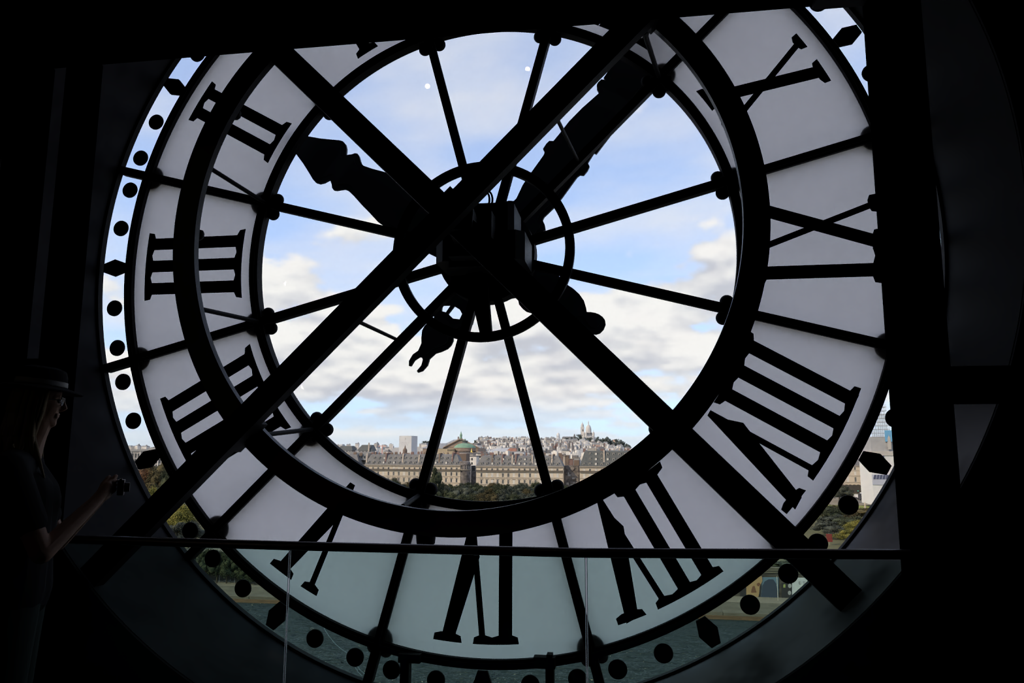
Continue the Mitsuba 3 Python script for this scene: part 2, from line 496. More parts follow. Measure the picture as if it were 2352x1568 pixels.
def vee(thick_o, thin_o, apex, joined=None):
    """V: thick left leg, thin right leg, meeting at a blunt point at the inner circle"""
    g = [Polygon([(thick_o - W2, RO - 0.03), (thick_o + W2, RO - 0.03), (apex + 0.022, RI), (apex - 0.022, RI)]),
         Polygon([(thick_o + W2, RO - 0.03), (thick_o - W2, RO - 0.03), (apex - 0.02, RI), (apex + 0.055, RI + 0.24)]),
         Polygon([(thin_o - 0.022, RO - 0.03), (thin_o + 0.022, RO - 0.03), (apex + 0.022, RI), (apex - 0.018, RI)]),
         serif(0, thick_o - 0.105, thick_o + 0.105, True, [(thick_o - W2, thick_o + W2)])]
    return g


def ex(c, thin_join=False):
    to, ti, no, ni = c - 0.133, c + 0.147, c + 0.158, c - 0.145
    return [stem(to, ti), stem(no, ni, 0.024), serif(0, to - 0.10, to + 0.10, True, [(to - W2, to + W2)]), serif(0, ti - 0.10, ti + 0.10, False, [(ti - W2, ti + W2)]),
            serif(0, no - 0.068, no + 0.068, True, [(no - 0.024, no + 0.024)]), serif(0, ni - 0.068, ni + 0.068, False, [(ni - 0.024, ni + 0.024)])]


def eye(c):
    return bars([c])


def joined_outer(t0, t1, stems):
    return [serif(0, t0, t1, True, stems)]


NUM = {1: bars([0.0]), 2: bars([-0.095, 0.095]), 3: bars([-0.19, 0, 0.19]), 4: bars([-0.285, -0.095, 0.095, 0.285]),
       5: vee(-0.150, 0.118, -0.005) + [serif(0, 0.046, 0.190, True, [(0.096, 0.140)])],
       6: vee(-0.263, -0.004, -0.085) + [stem(0.163, 0.163), serif(0, -0.074, 0.261, True, [(-0.026, 0.018), (0.1145, 0.2115)]), serif(0, 0.065, 0.261, False, [(0.1145, 0.2115)])],
       7: vee(-0.417, -0.158, -0.195) + [stem(0.018, 0.018), stem(0.208, 0.208), serif(0, -0.224, 0.306, True, [(-0.18, -0.136), (-0.03, 0.066), (0.16, 0.256)]),
                                         serif(0, -0.08, 0.322, False, [(-0.03, 0.066), (0.16, 0.256)])],
       8: vee(-0.503, -0.245, -0.249) + [stem(-0.068, -0.068), stem(0.125, 0.125), stem(0.318, 0.318),
                                         serif(0, -0.314, 0.417, True, [(-0.267, -0.223), (-0.1165, -0.0195), (0.0765, 0.1735), (0.2695, 0.3665)]),
                                         serif(0, -0.166, 0.417, False, [(-0.1165, -0.0195), (0.0765, 0.1735), (0.2695, 0.3665)])],
       9: [stem(-0.219, -0.219), serif(0, -0.318, 0.066, True, [(-0.2675, -0.1705), (-0.06, 0.037)]), serif(0, -0.318, -0.12, False, [(-0.2675, -0.1705)])] + ex(0.118),
       10: ex(0.0), 11: ex(-0.105) + bars([0.245]), 12: ex(-0.205) + bars([0.14, 0.33])}


def place_local(g, m):
    a = math.radians(m * 6)
    ca, sa = math.cos(a), math.sin(a)
    return affinity.affine_transform(g, [-ca, -sa, -sa, ca, 0, 0])


for h in range(1, 13):
    g = place_local(numeral(NUM[h]), 5 * h)
    part(CL, 'roman_numeral', mikit.ply(ext(g, -0.008, -0.0012), IRON))

DM = {1: 0.0378, 2: 0.0603, 3: -0.0603, 4: -0.0378}
disc = lathe([(0, -0.012), (0.060, -0.012), (0.0665, -0.006), (0.0665, 0.006), (0.060, 0.012), (0, 0.012)], 32)
disc_ply = mikit.ply(rot90y(disc), IRON)
hexa = Polygon([(-0.036, -0.10), (0.036, -0.10), (0.0725, 0), (0.036, 0.10), (-0.036, 0.10), (-0.0725, 0)])
for m in range(60):
    if m % 5:
        x, z = pol(3.166, m + DM[m % 5])
        part(CL, 'minute_dot', disc_ply, T().translate([x, 0.0, z]))
    else:
        g = place_local(affinity.translate(hexa, 0, 3.168), m)
        part(CL, 'hour_lozenge', mikit.ply(ext(g, -0.014, 0.011), IRON))

part(CL, 'inner_frame', mikit.ply(cat(ext(ring(1.878, 1.948), -0.04, 0.0), ext(ring(1.885, 1.942), 0.0, 0.06), ext(ring(1.90, 1.925), -0.055, -0.04)), IRON, 30))
part(CL, 'middle_frame', mikit.ply(cat(ext(ring(2.985, 3.052), -0.04, 0.0), ext(ring(2.99, 3.046), 0.0, 0.07), ext(ring(3.008, 3.03), -0.055, -0.04)), IRON, 30))
part(CL, 'outer_frame', mikit.ply(cat(ext(ring(3.29, 3.335), -0.035, 0.02), ext(ring(3.315, 3.345), -0.06, -0.035)), IRON, 30))
k1 = 1.022
part(CL, 'hub_ring', mikit.ply(ext(ring(0.633, 0.702, c=(-0.01, 0.0)), -0.135, -0.085), IRON, 30))
part(CL, 'hub_plate', mikit.ply(cat(rot90y(lathe([(0, 0.09), (0.30, 0.09), (0.38, 0.03), (0.385, -0.09), (0.30, -0.14), (0, -0.14)], 48))), IRON, 30))
for i in range(12):
    m = 2.5 + 5 * i
    def bar(r0, r1, w, y0, y1):
        return ext(Polygon([loc(r0, -w, m), loc(r1, -w, m), loc(r1, w, m), loc(r0, w, m)]), y0, y1)
    part(CL, 'spoke', mikit.ply(cat(bar(0.2, 3.30, 0.034, -0.035, -0.001), bar(0.2, 3.30, 0.024, 0.013, 0.07), bar(0.6, 3.30, 0.012, -0.05, -0.035), bar(0.64, 0.695, 0.022, -0.09, -0.03)), IRON))
for i in range(12):
    m = 2.5 + 5 * i
    ms = []
    for rad, tan, r in ((1.845, 0.062, 0.052), (1.845, -0.062, 0.052), (1.965, 0.055, 0.05), (1.965, -0.055, 0.05), (1.905, 0, 0.088)):
        x, z = loc(rad, tan, m)
        s = trimesh.creation.icosphere(2, r)
        s.vertices[:, 1] *= 0.75
        s.apply_translation([x, 0.035, z])
        ms.append(s)
    x, z = loc(1.95, 0, m)
    ms.append(rod((x, 0.004, z), (x, 0.045, z), 0.10, 0.085, 28))
    part(CL, 'rosette', mikit.ply(cat(ms), IRON, True))
    ms = []
    for rad, tan, r in ((2.955, 0.05, 0.055), (2.955, -0.05, 0.055), (3.07, 0.05, 0.05), (3.07, -0.05, 0.05), (3.01, 0, 0.088)):
        x, z = loc(rad, tan, m)
        s = trimesh.creation.icosphere(2, r)
        s.vertices[:, 1] *= 0.7
        s.apply_translation([x, 0.07, z])
        ms.append(s)
    x, z = loc(2.99, 0, m)
    ms.append(rod((x, 0.004, z), (x, 0.05, z), 0.102, 0.088, 28))
    part(CL, 'rosette', mikit.ply(cat(ms), IRON, True))
# two supports that carry the middle frame at the bottom of the dial
part(CL, 'support_post', mikit.ply(cat(bx(-0.585, -0.52, -0.10, -0.03, -3.30, -2.96), bx(-0.60, -0.44, -0.105, -0.03, -3.015, -2.955)), IRON))
part(CL, 'support_post', mikit.ply(cat(bx(0.462, 0.52, -0.10, -0.03, -3.30, -2.95), bx(0.378, 0.53, -0.105, -0.03, -3.01, -2.935), bx(0.47, 0.51, -0.105, -0.03, -2.94, -2.915)), IRON))

# hands, outside the glass
HH = [(2.13, 0.0), (2.06, 0.05), (2.0, 0.078), (1.855, 0.130), (1.76, 0.172), (1.70, 0.20), (1.665, 0.209), (1.63, 0.20), (1.60, 0.172), (1.58, 0.138), (1.567, 0.122), (1.55, 0.138),
      (1.53, 0.152), (1.51, 0.175), (1.49, 0.183), (1.465, 0.172), (1.44, 0.150), (1.41, 0.128), (1.38, 0.122), (1.30, 0.138), (1.19, 0.168), (1.10, 0.188), (1.0, 0.214), (0.8, 0.225), (0.55, 0.22), (0.33, 0.20),
      (0.15, 0.26), (-0.15, 0.26), (-0.30, 0.18), (-0.345, 0.140), (-0.37, 0.160), (-0.39, 0.181), (-0.43, 0.194), (-0.47, 0.198), (-0.51, 0.186), (-0.56, 0.165), (-0.62, 0.150), (-0.687, 0.148), (-0.75, 0.136), (-0.81, 0.11), (-0.85, 0.075),
      (-0.876, 0.046), (-0.905, 0.062), (-0.935, 0.074), (-0.965, 0.080), (-1.0, 0.078), (-1.03, 0.066), (-1.052, 0.040), (-1.06, 0.0)]
MH = [(2.85, 0.0), (2.65, 0.07), (2.45, 0.12), (2.28, 0.17), (2.12, 0.205), (2.02, 0.205), (1.94, 0.18), (1.88, 0.150), (1.82, 0.142), (1.765, 0.140), (1.755, 0.116), (1.745, 0.148), (1.705, 0.157), (1.68, 0.15), (1.668, 0.136), (1.655, 0.13),
      (1.64, 0.098), (1.63, 0.097), (1.46, 0.137), (1.31, 0.161), (1.18, 0.166), (1.10, 0.171), (1.085, 0.20), (1.05, 0.207), (1.0, 0.204), (0.985, 0.176), (0.96, 0.168), (0.75, 0.167), (0.66, 0.163), (0.54, 0.14), (0.51, 0.145), (0.49, 0.18), (0.46, 0.21), (0.40, 0.20),
      (0.2, 0.22), (-0.2, 0.20), (-0.27, 0.11), (-0.31, 0.10), (-0.37, 0.115), (-0.43, 0.150), (-0.50, 0.178), (-0.55, 0.172), (-0.60, 0.145), (-0.64, 0.113), (-0.67, 0.110), (-0.70, 0.130), (-0.74, 0.137), (-0.78, 0.130), (-0.83, 0.100), (-0.865, 0.072),
      (-0.93, 0.058), (-0.98, 0.076), (-1.04, 0.070), (-1.072, 0.046), (-1.065, 0.032), (-1.01, 0.036), (-0.965, 0.018), (-0.955, 0.0)]


def hand_poly(prof, holes=()):
    g = Polygon([(t, r) for r, t in prof] + [(-t, r) for r, t in prof[::-1]]).buffer(0)
    return g.difference(unary_union([h for h in holes])) if holes else g


mh_holes = [Polygon([(0.118, -0.52), (0.060, -0.478), (0.058, -0.548), (0.095, -0.562)]), Polygon([(0.032, -0.468), (-0.02, -0.464), (-0.06, -0.482), (-0.07, -0.53), (-0.02, -0.556), (0.035, -0.548)])]
g = place_local(hand_poly(HH), 9.5)
part(CL, 'hour_hand', mikit.ply(cat(ext(g, 0.185, 0.215), ext(g.buffer(-0.045), 0.17, 0.185)), HAND), label='dark spade-ended hour hand outside the glass')
g = unary_union([hand_poly(MH, mh_holes), Polygon([(-0.185, 1.2), (0, 1.2), (0, 1.95), (-0.205, 1.95)])])
g = affinity.translate(place_local(g, 54.0), -0.008, 0.008)
part(CL, 'minute_hand', mikit.ply(cat(ext(g, 0.245, 0.275), ext(g.buffer(-0.04), 0.23, 0.245)), HAND), label='long dark minute hand with a forked tail')
part(CL, 'arbor', mikit.ply(rot90y(lathe([(0, 0.6), (0.06, 0.6), (0.06, -0.30), (0.10, -0.30), (0.10, -0.33), (0, -0.33)], 24)), IRON, 30))
# thin pale wires hanging outside the rim
for pts in (((742, 1437), (747, 1447), (757, 1462), (770, 1478), (784, 1490), (800, 1501)), ((815, 1530), (822, 1542), (832, 1552)), ((820, 1527), (827, 1538), (838, 1547))):
    part(CL, 'loose_wire', mikit.ply(tube([un(x, y, 0.09) for x, y in pts], 0.0022, 5), EDGE), label='thin pale wire')

# ------------------------------------------------------------------ the iron bracing in front of the dial
BR = thing('iron_brace', 'black iron brace of two crossed beams and a ring behind the clock dial', 'iron frame')
RC = (-0.05, -0.035)
part(BR, 'ring_beam', mikit.ply(ext(ring(1.853, 2.014, c=RC), -0.90, -0.845), RINGP, 30))
q = 3.2 / math.sqrt(2)
s2 = 1 / math.sqrt(2)
cB = np.array([s2, s2]) * -0.034
part(BR, 'cross_beam', mikit.ply(beam((cB[0] - 2.33, -0.845, cB[1] + 2.33), (cB[0] + 2.33, -0.845, cB[1] - 2.33), 0.172, 0.11, (0, 1, 0)), PAINT))
cA = np.array([s2, -s2]) * -0.016
part(BR, 'cross_beam', mikit.ply(beam((cA[0] - 2.33, -1.085, cA[1] - 2.33), (cA[0] + 2.33, -1.085, cA[1] + 2.33), 0.156, 0.09, (0, 1, 0)), PAINT))
for s in (-1, 1):
    c = np.array([RC[0], RC[1]]) + s * 1.933 * np.array([s2, s2])
    part(BR, 'bracket', mikit.ply(cat(beam((c[0] - 0.09, -0.97, c[1] - 0.09), (c[0] + 0.09, -0.97, c[1] + 0.09), 0.10, 0.15, (0, 1, 0))), PAINT))
part(BR, 'centre_plate', mikit.ply(ext(affinity.translate(affinity.rotate(sbox(-0.11, -0.085, 0.11, 0.085), 45), -0.06, 0.04), -1.05, -0.88), PAINT))
for m, ring_px, Y0 in ((12.5, (487, 383), -0.75), (17.5, (468, 709), -0.75), (22.5, (618, 998), -0.75), (27.5, (925, 1163), -0.75)):
    a = un(*ring_px, Y0)
    x, z = loc(1.905, 0, m)
    part(BR, 'stay_rod', mikit.ply(rod(a + np.array([-0.03 if m < 25 else 0, 0, 0]), (x, -0.03, z), 0.017), PAINT))
for a, b in (((820, 737), (908, 778)), ((1281, 276), (1327, 368))):
    part(BR, 'stay_rod', mikit.ply(rod(un(*a, -1.0), un(*b, -0.04), 0.013), PAINT))
x, z = loc(1.905, 0, 52.5)
part(BR, 'stay_rod', mikit.ply(rod(un(1480, 74, -1.0), (x, -0.03, z), 0.018), PAINT))
for px, py in ((978, 1240), (541, 264), (456, 541)):
    c = un(px, py, -0.68)
    kk = 1.0 if px > 900 else 0.62
    s = lathe([(0, -0.055), (0.035, -0.05), (0.06, -0.02), (0.065, 0.03), (0.05, 0.06), (0, 0.07)], 20)
    s.apply_scale(kk)
    s.apply_translation(c)
    part(BR, 'lamp_head', mikit.ply(s, PAINT, 40), label='small round lamp head behind the ring')

# clock movement in the middle
MV = thing('clock_movement', 'boxy dark iron gear housing bolted at the centre of the crossed beams', 'clock movement')


def octbox(x0, x1, z0, z1, y0, y1, c):
    g = Polygon([(x0 + c, y0), (x1 - c, y0), (x1, y0 + c), (x1, y1), (x0, y1), (x0, y0 + c)])
    m = trimesh.creation.extrude_polygon(g, z1 - z0, engine='earcut')
    m.apply_translation([0, 0, z0])
    return m


part(MV, 'housing', mikit.ply(octbox(-0.27, 0.37, -0.19, 0.02, -0.56, -0.12, 0.06), CASTING))
part(MV, 'upper_housing', mikit.ply(octbox(-0.20, 0.29, 0.02, 0.235, -0.52, -0.14, 0.04), CASTING))
part(MV, 'cover', mikit.ply(cat(bx(-0.13, 0.17, -0.72, -0.56, -0.20, 0.11), bx(-0.16, 0.20, -0.575, -0.555, -0.24, 0.02)), CASTING))
part(MV, 'mounting_arm', mikit.ply(beam((0.0, -0.70, -0.05), (0.0, -0.92, 0.0), 0.16, 0.16), CASTING))
part(MV, 'drop_leg', mikit.ply(Polygon and ext(Polygon([(-0.13, -0.18), (0.03, -0.18), (0.075, -0.66), (-0.01, -0.66)]), -0.17, -0.11), IRON))
a = np.linspace(-1.2, 2.6, 12)
for off in (0.0, 0.022):
    part(MV, 'cable', mikit.ply(tube([(0.06 + off + 0.035 * math.cos(t), -0.40, 0.30 + 0.065 * math.sin(t)) for t in a], 0.0075, 6), IRON))

# ------------------------------------------------------------------ guard rail
GR = thing('guard_rail', 'dark metal handrail with greenish glass panels across the clock', 'railing')
part(GR, 'handrail', mikit.ply(cat(rod((-2.50, -1.35, -2.056), (-0.9, -1.35, -2.066), 0.026, n=20), rod((-0.9, -1.35, -2.066), (0.83, -1.35, -2.068), 0.026, n=20), rod((0.83, -1.35, -2.068), (2.50, -1.35, -2.038), 0.026, n=20)), STEEL, 40), label='dark round handrail')
for x0, x1 in ((-2.46, -0.892), (-0.882, 0.822), (0.832, 2.46)):
    part(GR, 'glass_panel', mikit.ply(sheet(sbox(x0, FLOOR + 0.06, x1, -2.07), -1.35), 'rail_glass'), label='clear greenish glass panel')
for x in (-0.887, 0.827):
    part(GR, 'glass_edge', mikit.ply(cat(sheet(sbox(x - 0.0075, FLOOR + 0.06, x - 0.0025, -2.09), -1.351), sheet(sbox(x + 0.0025, FLOOR + 0.06, x + 0.0075, -2.09), -1.351)), EDGE), label='bright upright glass edges')
part(GR, 'base_channel', mikit.ply(bx(-2.48, 2.48, -1.38, -1.32, FLOOR, FLOOR + 0.09), PAINT))
# ------------------------------------------------------------------ spotlights on the ceiling behind the viewer, mirrored in the clock glass
BULB = B('bulb_body', (0.4, 0.38, 0.34), 0.5, 0.3)
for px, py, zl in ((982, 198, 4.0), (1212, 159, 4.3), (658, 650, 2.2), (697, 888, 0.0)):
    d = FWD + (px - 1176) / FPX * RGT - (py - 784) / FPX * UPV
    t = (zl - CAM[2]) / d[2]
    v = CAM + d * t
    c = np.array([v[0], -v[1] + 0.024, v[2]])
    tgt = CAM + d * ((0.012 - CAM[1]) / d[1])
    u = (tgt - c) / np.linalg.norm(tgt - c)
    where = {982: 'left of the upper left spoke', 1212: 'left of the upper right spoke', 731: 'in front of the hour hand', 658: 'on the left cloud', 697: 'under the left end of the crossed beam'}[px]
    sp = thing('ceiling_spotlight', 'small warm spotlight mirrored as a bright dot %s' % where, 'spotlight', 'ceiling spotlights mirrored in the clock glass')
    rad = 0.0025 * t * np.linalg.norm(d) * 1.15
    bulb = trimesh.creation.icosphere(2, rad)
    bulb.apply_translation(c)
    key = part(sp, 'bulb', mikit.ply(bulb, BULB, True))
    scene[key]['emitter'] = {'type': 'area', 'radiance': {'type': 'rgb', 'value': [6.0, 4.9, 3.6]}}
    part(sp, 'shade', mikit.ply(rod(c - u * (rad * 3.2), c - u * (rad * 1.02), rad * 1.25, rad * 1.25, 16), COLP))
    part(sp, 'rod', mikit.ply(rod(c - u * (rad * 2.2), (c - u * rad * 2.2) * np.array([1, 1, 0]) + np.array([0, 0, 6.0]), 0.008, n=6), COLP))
# ------------------------------------------------------------------ the visitor at the left
PO = at(54, 1045, 3.3)
Fv = 0.90 * np.array([RGT[0], RGT[1], 0]) + 0.40 * np.array([FWD[0], FWD[1], 0])
Fv /= np.linalg.norm(Fv)
Lv = np.array([-Fv[1], Fv[0], 0.0])          # the person's left, away from the camera
P0 = np.array([PO[0], PO[1], FLOOR])


def W(f, l, z):
    """forward, left, height above the floor"""
    return P0 + Fv * f + Lv * l + np.array([0, 0, z])


PS = thing('person', 'person in dark hat and glasses at the left, raising a small camera', 'person')


def arm(s):
    hand = W(0.305, 0.075 * s + 0.02, 1.305)
    return W(-0.02, 0.185 * s, 1.43), W(0.13, 0.235 * s, 1.10), hand


chains = []
chains.append([(W(0, 0, 0.98), 0.135), (W(0, 0, 1.12), 0.125), (W(0.01, 0, 1.30), 0.135), (W(-0.02, 0, 1.46), 0.085), (W(0.02, 0, 1.56), 0.058), (W(0.045, 0, 1.64), 0.055)])
for s in (-1, 1):
    sh, el, ha = arm(s)
    chains.append([(W(-0.01, 0.06 * s, 1.44), 0.075), (sh, 0.062), (el, 0.043), (ha - (ha - el) * 0.12, 0.028)])
    chains.append([(W(0, 0.08 * s, 0.98), 0.115), (W(0.01, 0.10 * s, 0.52), 0.065), (W(-0.02, 0.105 * s, 0.10), 0.045), (W(0.02, 0.11 * s, 0.045), 0.045), (W(0.15, 0.125 * s, 0.035), 0.033)])
    chains.append([(W(0.0, 0.05 * s, 1.30), 0.125), (W(0, 0.07 * s, 1.02), 0.115)])
    # hand: palm, four fingers and thumb closed round the camera
    d = (ha - el) / np.linalg.norm(ha - el)
    inn = Lv * (-s)
    up = np.array([0, 0, 1.0])
    wr = ha - d * 0.03
    chains.append([(wr, 0.027), (ha + d * 0.035 + up * 0.01, 0.024), (ha + d * 0.055 + up * 0.02, 0.02)])
    chains.append([(ha + d * 0.03 - up * 0.012, 0.022), (ha + d * 0.06 - up * 0.005, 0.019)])
    for i, L in enumerate((0.060, 0.068, 0.064, 0.050)):
        b = ha + d * 0.062 + up * (0.028 - i * 0.019)
        chains.append([(b - d * 0.02, 0.0105), (b + d * 0.026 + inn * 0.012, 0.0098), (b + d * 0.036 + inn * 0.034, 0.009), (b + d * 0.022 + inn * (0.034 + L * 0.35), 0.008)])
    chains.append([(ha + d * 0.0 + up * 0.015 + inn * 0.01, 0.014), (ha + d * 0.015 + up * 0.045 + inn * 0.026, 0.0115), (ha + d * 0.05 + up * 0.056 + inn * 0.038, 0.0095)])
# head
hc = W(0.06, 0, 1.71)
chains.append([(W(0.03, 0, 1.655), 0.062), (W(0.035, 0, 1.74), 0.085), (W(0.045, 0, 1.765), 0.080)])
chains.append([(W(0.055, 0, 1.668), 0.052), (W(0.065, 0, 1.72), 0.066)])
chains.append([(W(0.090, 0, 1.634), 0.024), (W(0.055, 0, 1.655), 0.048)])
chains.append([(W(0.127, 0, 1.728), 0.009), (W(0.139, 0, 1.698), 0.0105), (W(0.122, 0, 1.690), 0.0105)])
chains.append([(W(0.100, 0, 1.668), 0.020), (W(0.095, 0, 1.655), 0.022)])
chains.append([(W(0.112, 0.016, 1.668), 0.0065), (W(0.117, 0, 1.670), 0.0068), (W(0.112, -0.016, 1.668), 0.0065)])
chains.append([(W(0.110, 0.013, 1.660), 0.007), (W(0.1145, 0, 1.660), 0.0072), (W(0.110, -0.013, 1.660), 0.007)])
for s in (-1, 1):
    chains.append([(W(0.110, 0.018 * s, 1.745), 0.013), (W(0.100, 0.045 * s, 1.741), 0.012)])
    chains.append([(W(0.025, 0.083 * s, 1.725), 0.014), (W(0.022, 0.085 * s, 1.69), 0.010)])
body = blob(chains, 0.012, 5)
part(PS, 'body', mikit.ply(body, SKIN, True))
eyes = []
for s in (-1, 1):
    e_ = trimesh.creation.icosphere(2, 0.0115)
    e_.apply_translation(W(0.114, 0.031 * s, 1.726))
    eyes.append(e_)
part(PS, 'eyes', mikit.ply(cat(eyes), PANE, True))
sh_ch = [[(W(0, 0, 0.93), 0.155), (W(0, 0, 1.12), 0.142), (W(0.01, 0, 1.30), 0.15), (W(-0.02, 0, 1.45), 0.09)]]
for s in (-1, 1):
    sh, el, ha = arm(s)
    sh_ch.append([(W(-0.01, 0.05 * s, 1.44), 0.09), (sh, 0.078), (sh + (el - sh) * 0.62, 0.068)])
    sh_ch.append([(W(0.0, 0.06 * s, 1.32), 0.138), (W(0, 0.08 * s, 0.93), 0.138)])
part(PS, 'shirt', mikit.ply(blob(sh_ch, 0.02, 6), CLOTH, True), label='black short-sleeved shirt')
tr_ch = []
for s in (-1, 1):
    tr_ch.append([(W(0, 0.05 * s, 1.0), 0.135), (W(0, 0.085 * s, 0.86), 0.125), (W(0.01, 0.10 * s, 0.52), 0.09), (W(-0.02, 0.105 * s, 0.11), 0.075)])
part(PS, 'trousers', mikit.ply(blob(tr_ch, 0.025, 6), JEANS, True), label='dark trousers')
hat = lathe([(0.0, 0.092), (0.06, 0.094), (0.086, 0.084), (0.096, 0.06), (0.101, 0.012), (0.165, -0.004), (0.170, -0.010), (0.165, -0.013), (0.10, -0.004), (0.0, -0.002)], 40)
hto = T().translate((W(0.04, 0, 1.782)).tolist()).rotate(Lv.tolist(), 6)
part(PS, 'hat', mikit.ply(hat, FELT, 35), hto, 'dark brimmed hat with a pale band')
part(PS, 'hat_band', mikit.ply(lathe([(0.1015, 0.014), (0.1035, 0.018), (0.101, 0.036), (0.099, 0.036)], 40), BAND, 35), hto)
gl = []
for s in (-1, 1):
    t = np.linspace(0, 2 * np.pi, 19)
    gl.append(tube([W(0.130, 0.033 * s, 1.725) + Lv * 0.024 * np.cos(a_) + np.array([0, 0, 0.019 * np.sin(a_)]) for a_ in t], 0.0022, 6))
    gl.append(tube([W(0.129, 0.057 * s, 1.730), W(0.085, 0.078 * s, 1.73), W(0.02, 0.085 * s, 1.732)], 0.0022, 6))
gl.append(tube([W(0.130, -0.009, 1.729), W(0.135, 0, 1.732), W(0.130, 0.009, 1.729)], 0.002, 6))
part(PS, 'glasses', mikit.ply(cat(gl), SPECS), label='thin metal glasses')
hr_m = []
hrng = random.Random(3)
for i in range(46):
    t = hrng.uniform(-2.5, 2.5)
    x_, y_ = 0.035 - 0.088 * math.cos(t), 0.088 * math.sin(t)
    if x_ > 0.075:
        continue
    z1 = hrng.uniform(1.38, 1.50)
    ctr = [W(x_, y_, 1.77), W(x_ - 0.012, y_ * 1.12, 1.68), W(x_ - 0.03 + hrng.uniform(-0.01, 0.02), y_ * 1.2, 1.57), W(x_ - 0.02 + hrng.uniform(-0.03, 0.05), y_ * 1.35 + hrng.uniform(-0.02, 0.02), z1)]
    hr_m += [rod(ctr[0], ctr[1], 0.017, 0.018, 7), rod(ctr[1], ctr[2], 0.018, 0.015, 7), rod(ctr[2], ctr[3], 0.015, 0.004, 7)]
part(PS, 'hair', mikit.ply(cat(hr_m), HAIR, True), label='long fair hair hanging over the shoulders')
K = thing('compact_camera', 'small dark camera held up in both hands by the person', 'camera')
cc = W(0.385, 0.02, 1.350)
fr = np.array([Fv[0], Fv[1], 0])


def local_box(f0, f1, l0, l1, z0, z1):
    m = bx(f0, f1, l0, l1, z0, z1)
    v = np.array(m.vertices)
    return trimesh.Trimesh(cc + v[:, :1] * Fv + v[:, 1:2] * Lv + v[:, 2:] * np.array([0, 0, 1.0]), m.faces, process=False)


part(K, 'body', mikit.ply(local_box(-0.012, 0.014, -0.055, 0.055, -0.034, 0.034), PHONE))
part(K, 'lens', mikit.ply(rod(cc + Fv * 0.012, cc + Fv * 0.036, 0.022, 0.020, 18), PHONE))
part(K, 'shutter_button', mikit.ply(rod(cc + Lv * -0.04 + np.array([0, 0, 0.034]), cc + Lv * -0.04 + np.array([0, 0, 0.040]), 0.007, n=10), STEEL))

# ------------------------------------------------------------------ outdoors: river, quay, gardens, city
EYE = CAM[2]
ZW, ZQ, ZS = -36.5, -34.2, -28.5      # water, low quay, street


def xat(px, Y):
    return un(px, 1045, Y)[0]


def zat(px, py, Y):
    return un(px, py, Y)[2]


def grid(x0, x1, y0, y1, nx, ny, fz):
    xs, ys = np.linspace(x0, x1, nx), np.linspace(y0, y1, ny)
    X, Y = np.meshgrid(xs, ys)
    v = np.stack([X.ravel(), Y.ravel(), fz(X.ravel(), Y.ravel())], 1)
    i = np.arange((nx - 1) * (ny - 1))
    a = (i // (nx - 1)) * nx + i % (nx - 1)
    return trimesh.Trimesh(v, np.vstack([np.c_[a, a + 1, a + nx + 1], np.c_[a, a + nx + 1, a + nx]]), process=False)


structure('river', grid(-420, 420, 30, 173, 2, 2, lambda x, y: 0 * x + ZW), 'river_surface', 'grey green river with small waves')
q = thing('quay', 'stepped pale stone embankment along the far river bank', 'embankment', kind='structure')
part(q, 'algae_band', mikit.ply(bx(-420, 420, 171.6, 173.2, ZW - 1, ZW + 0.75), ALGAE), label='wet brown band just above the water')
for i in range(56):
    x0 = -280 + i * 10.0
    part(q, 'stone_slab', mikit.ply(bx(x0 + 0.04, x0 + 9.96, 172.0 + 0.1 * (i % 2), 175.2, ZW + 0.2, ZW + 1.35 + 0.05 * (i % 3)), QUAY))
part(q, 'slope', mikit.ply(trimesh.Trimesh([(-420, 175.1, ZW + 1.3), (420, 175.1, ZW + 1.3), (420, 179.5, ZQ + 0.05), (-420, 179.5, ZQ + 0.05)], [[0, 1, 2], [0, 2, 3]], process=False), QUAY))
part(q, 'promenade', mikit.ply(bx(-420, 420, 179.4, 188.0, ZQ - 0.6, ZQ + 0.06), ROAD))
wallk = thing('quay_wall', 'dark stone retaining wall above the lower quay, with a pale parapet', 'wall', kind='structure')
part(wallk, 'masonry', mikit.ply(bx(-420, 420, 187.0, 188.4, ZQ, ZS + 0.3), QWALL))
part(wallk, 'parapet', mikit.ply(cat(bx(-420, 420, 186.85, 188.5, ZS + 0.3, ZS + 1.1), bx(-420, 420, 186.7, 188.5, ZS - 0.15, ZS + 0.1)), QUAY))
structure('ground_1', grid(-900, 900, 188, 1000, 2, 2, lambda x, y: 0 * x + ZS), GROUND, 'gardens and streets beyond the river')
structure('road_1', bx(-420, 420, 189, 203, ZS - 0.2, ZS + 0.05), ROAD, 'riverside road')
structure('road_2', bx(112, 330, 455, 560, ZS - 0.2, ZS + 0.12), ROAD, 'pale paved square with traffic')
structure('lawn_1', bx(70, 260, 385, 452, ZS - 0.2, ZS + 0.10), LAWN, 'lawn in front of the paved square')

# posters on the retaining wall
POSTER = B('poster_skin', (0.29, 0.195, 0.105), 0.8, 0.1)
POSTERD = B('poster_skin_shade', (0.135, 0.070, 0.045), 0.8, 0.1)
POSTERW = B('poster_pale', (0.40, 0.42, 0.44), 0.8, 0.1)
POSTERK = B('poster_black', (0.03, 0.03, 0.033), 0.8, 0.1)
PG = 'large posters on the retaining wall across the river'
YP = 186.82


def poster_poly(pts, y, bs, parent, name):
    g = Polygon([(un(x, yy, y)[0], un(x, yy, y)[2]) for x, yy in pts]).buffer(0)
    if name not in ('backing', 'label_patch'):
        g = g.buffer(-0.14, quad_segs=3).buffer(0.24, quad_segs=3).buffer(-0.10, quad_segs=3)
    return part(parent, name, mikit.ply(ext(g, y - 0.03, y), bs))


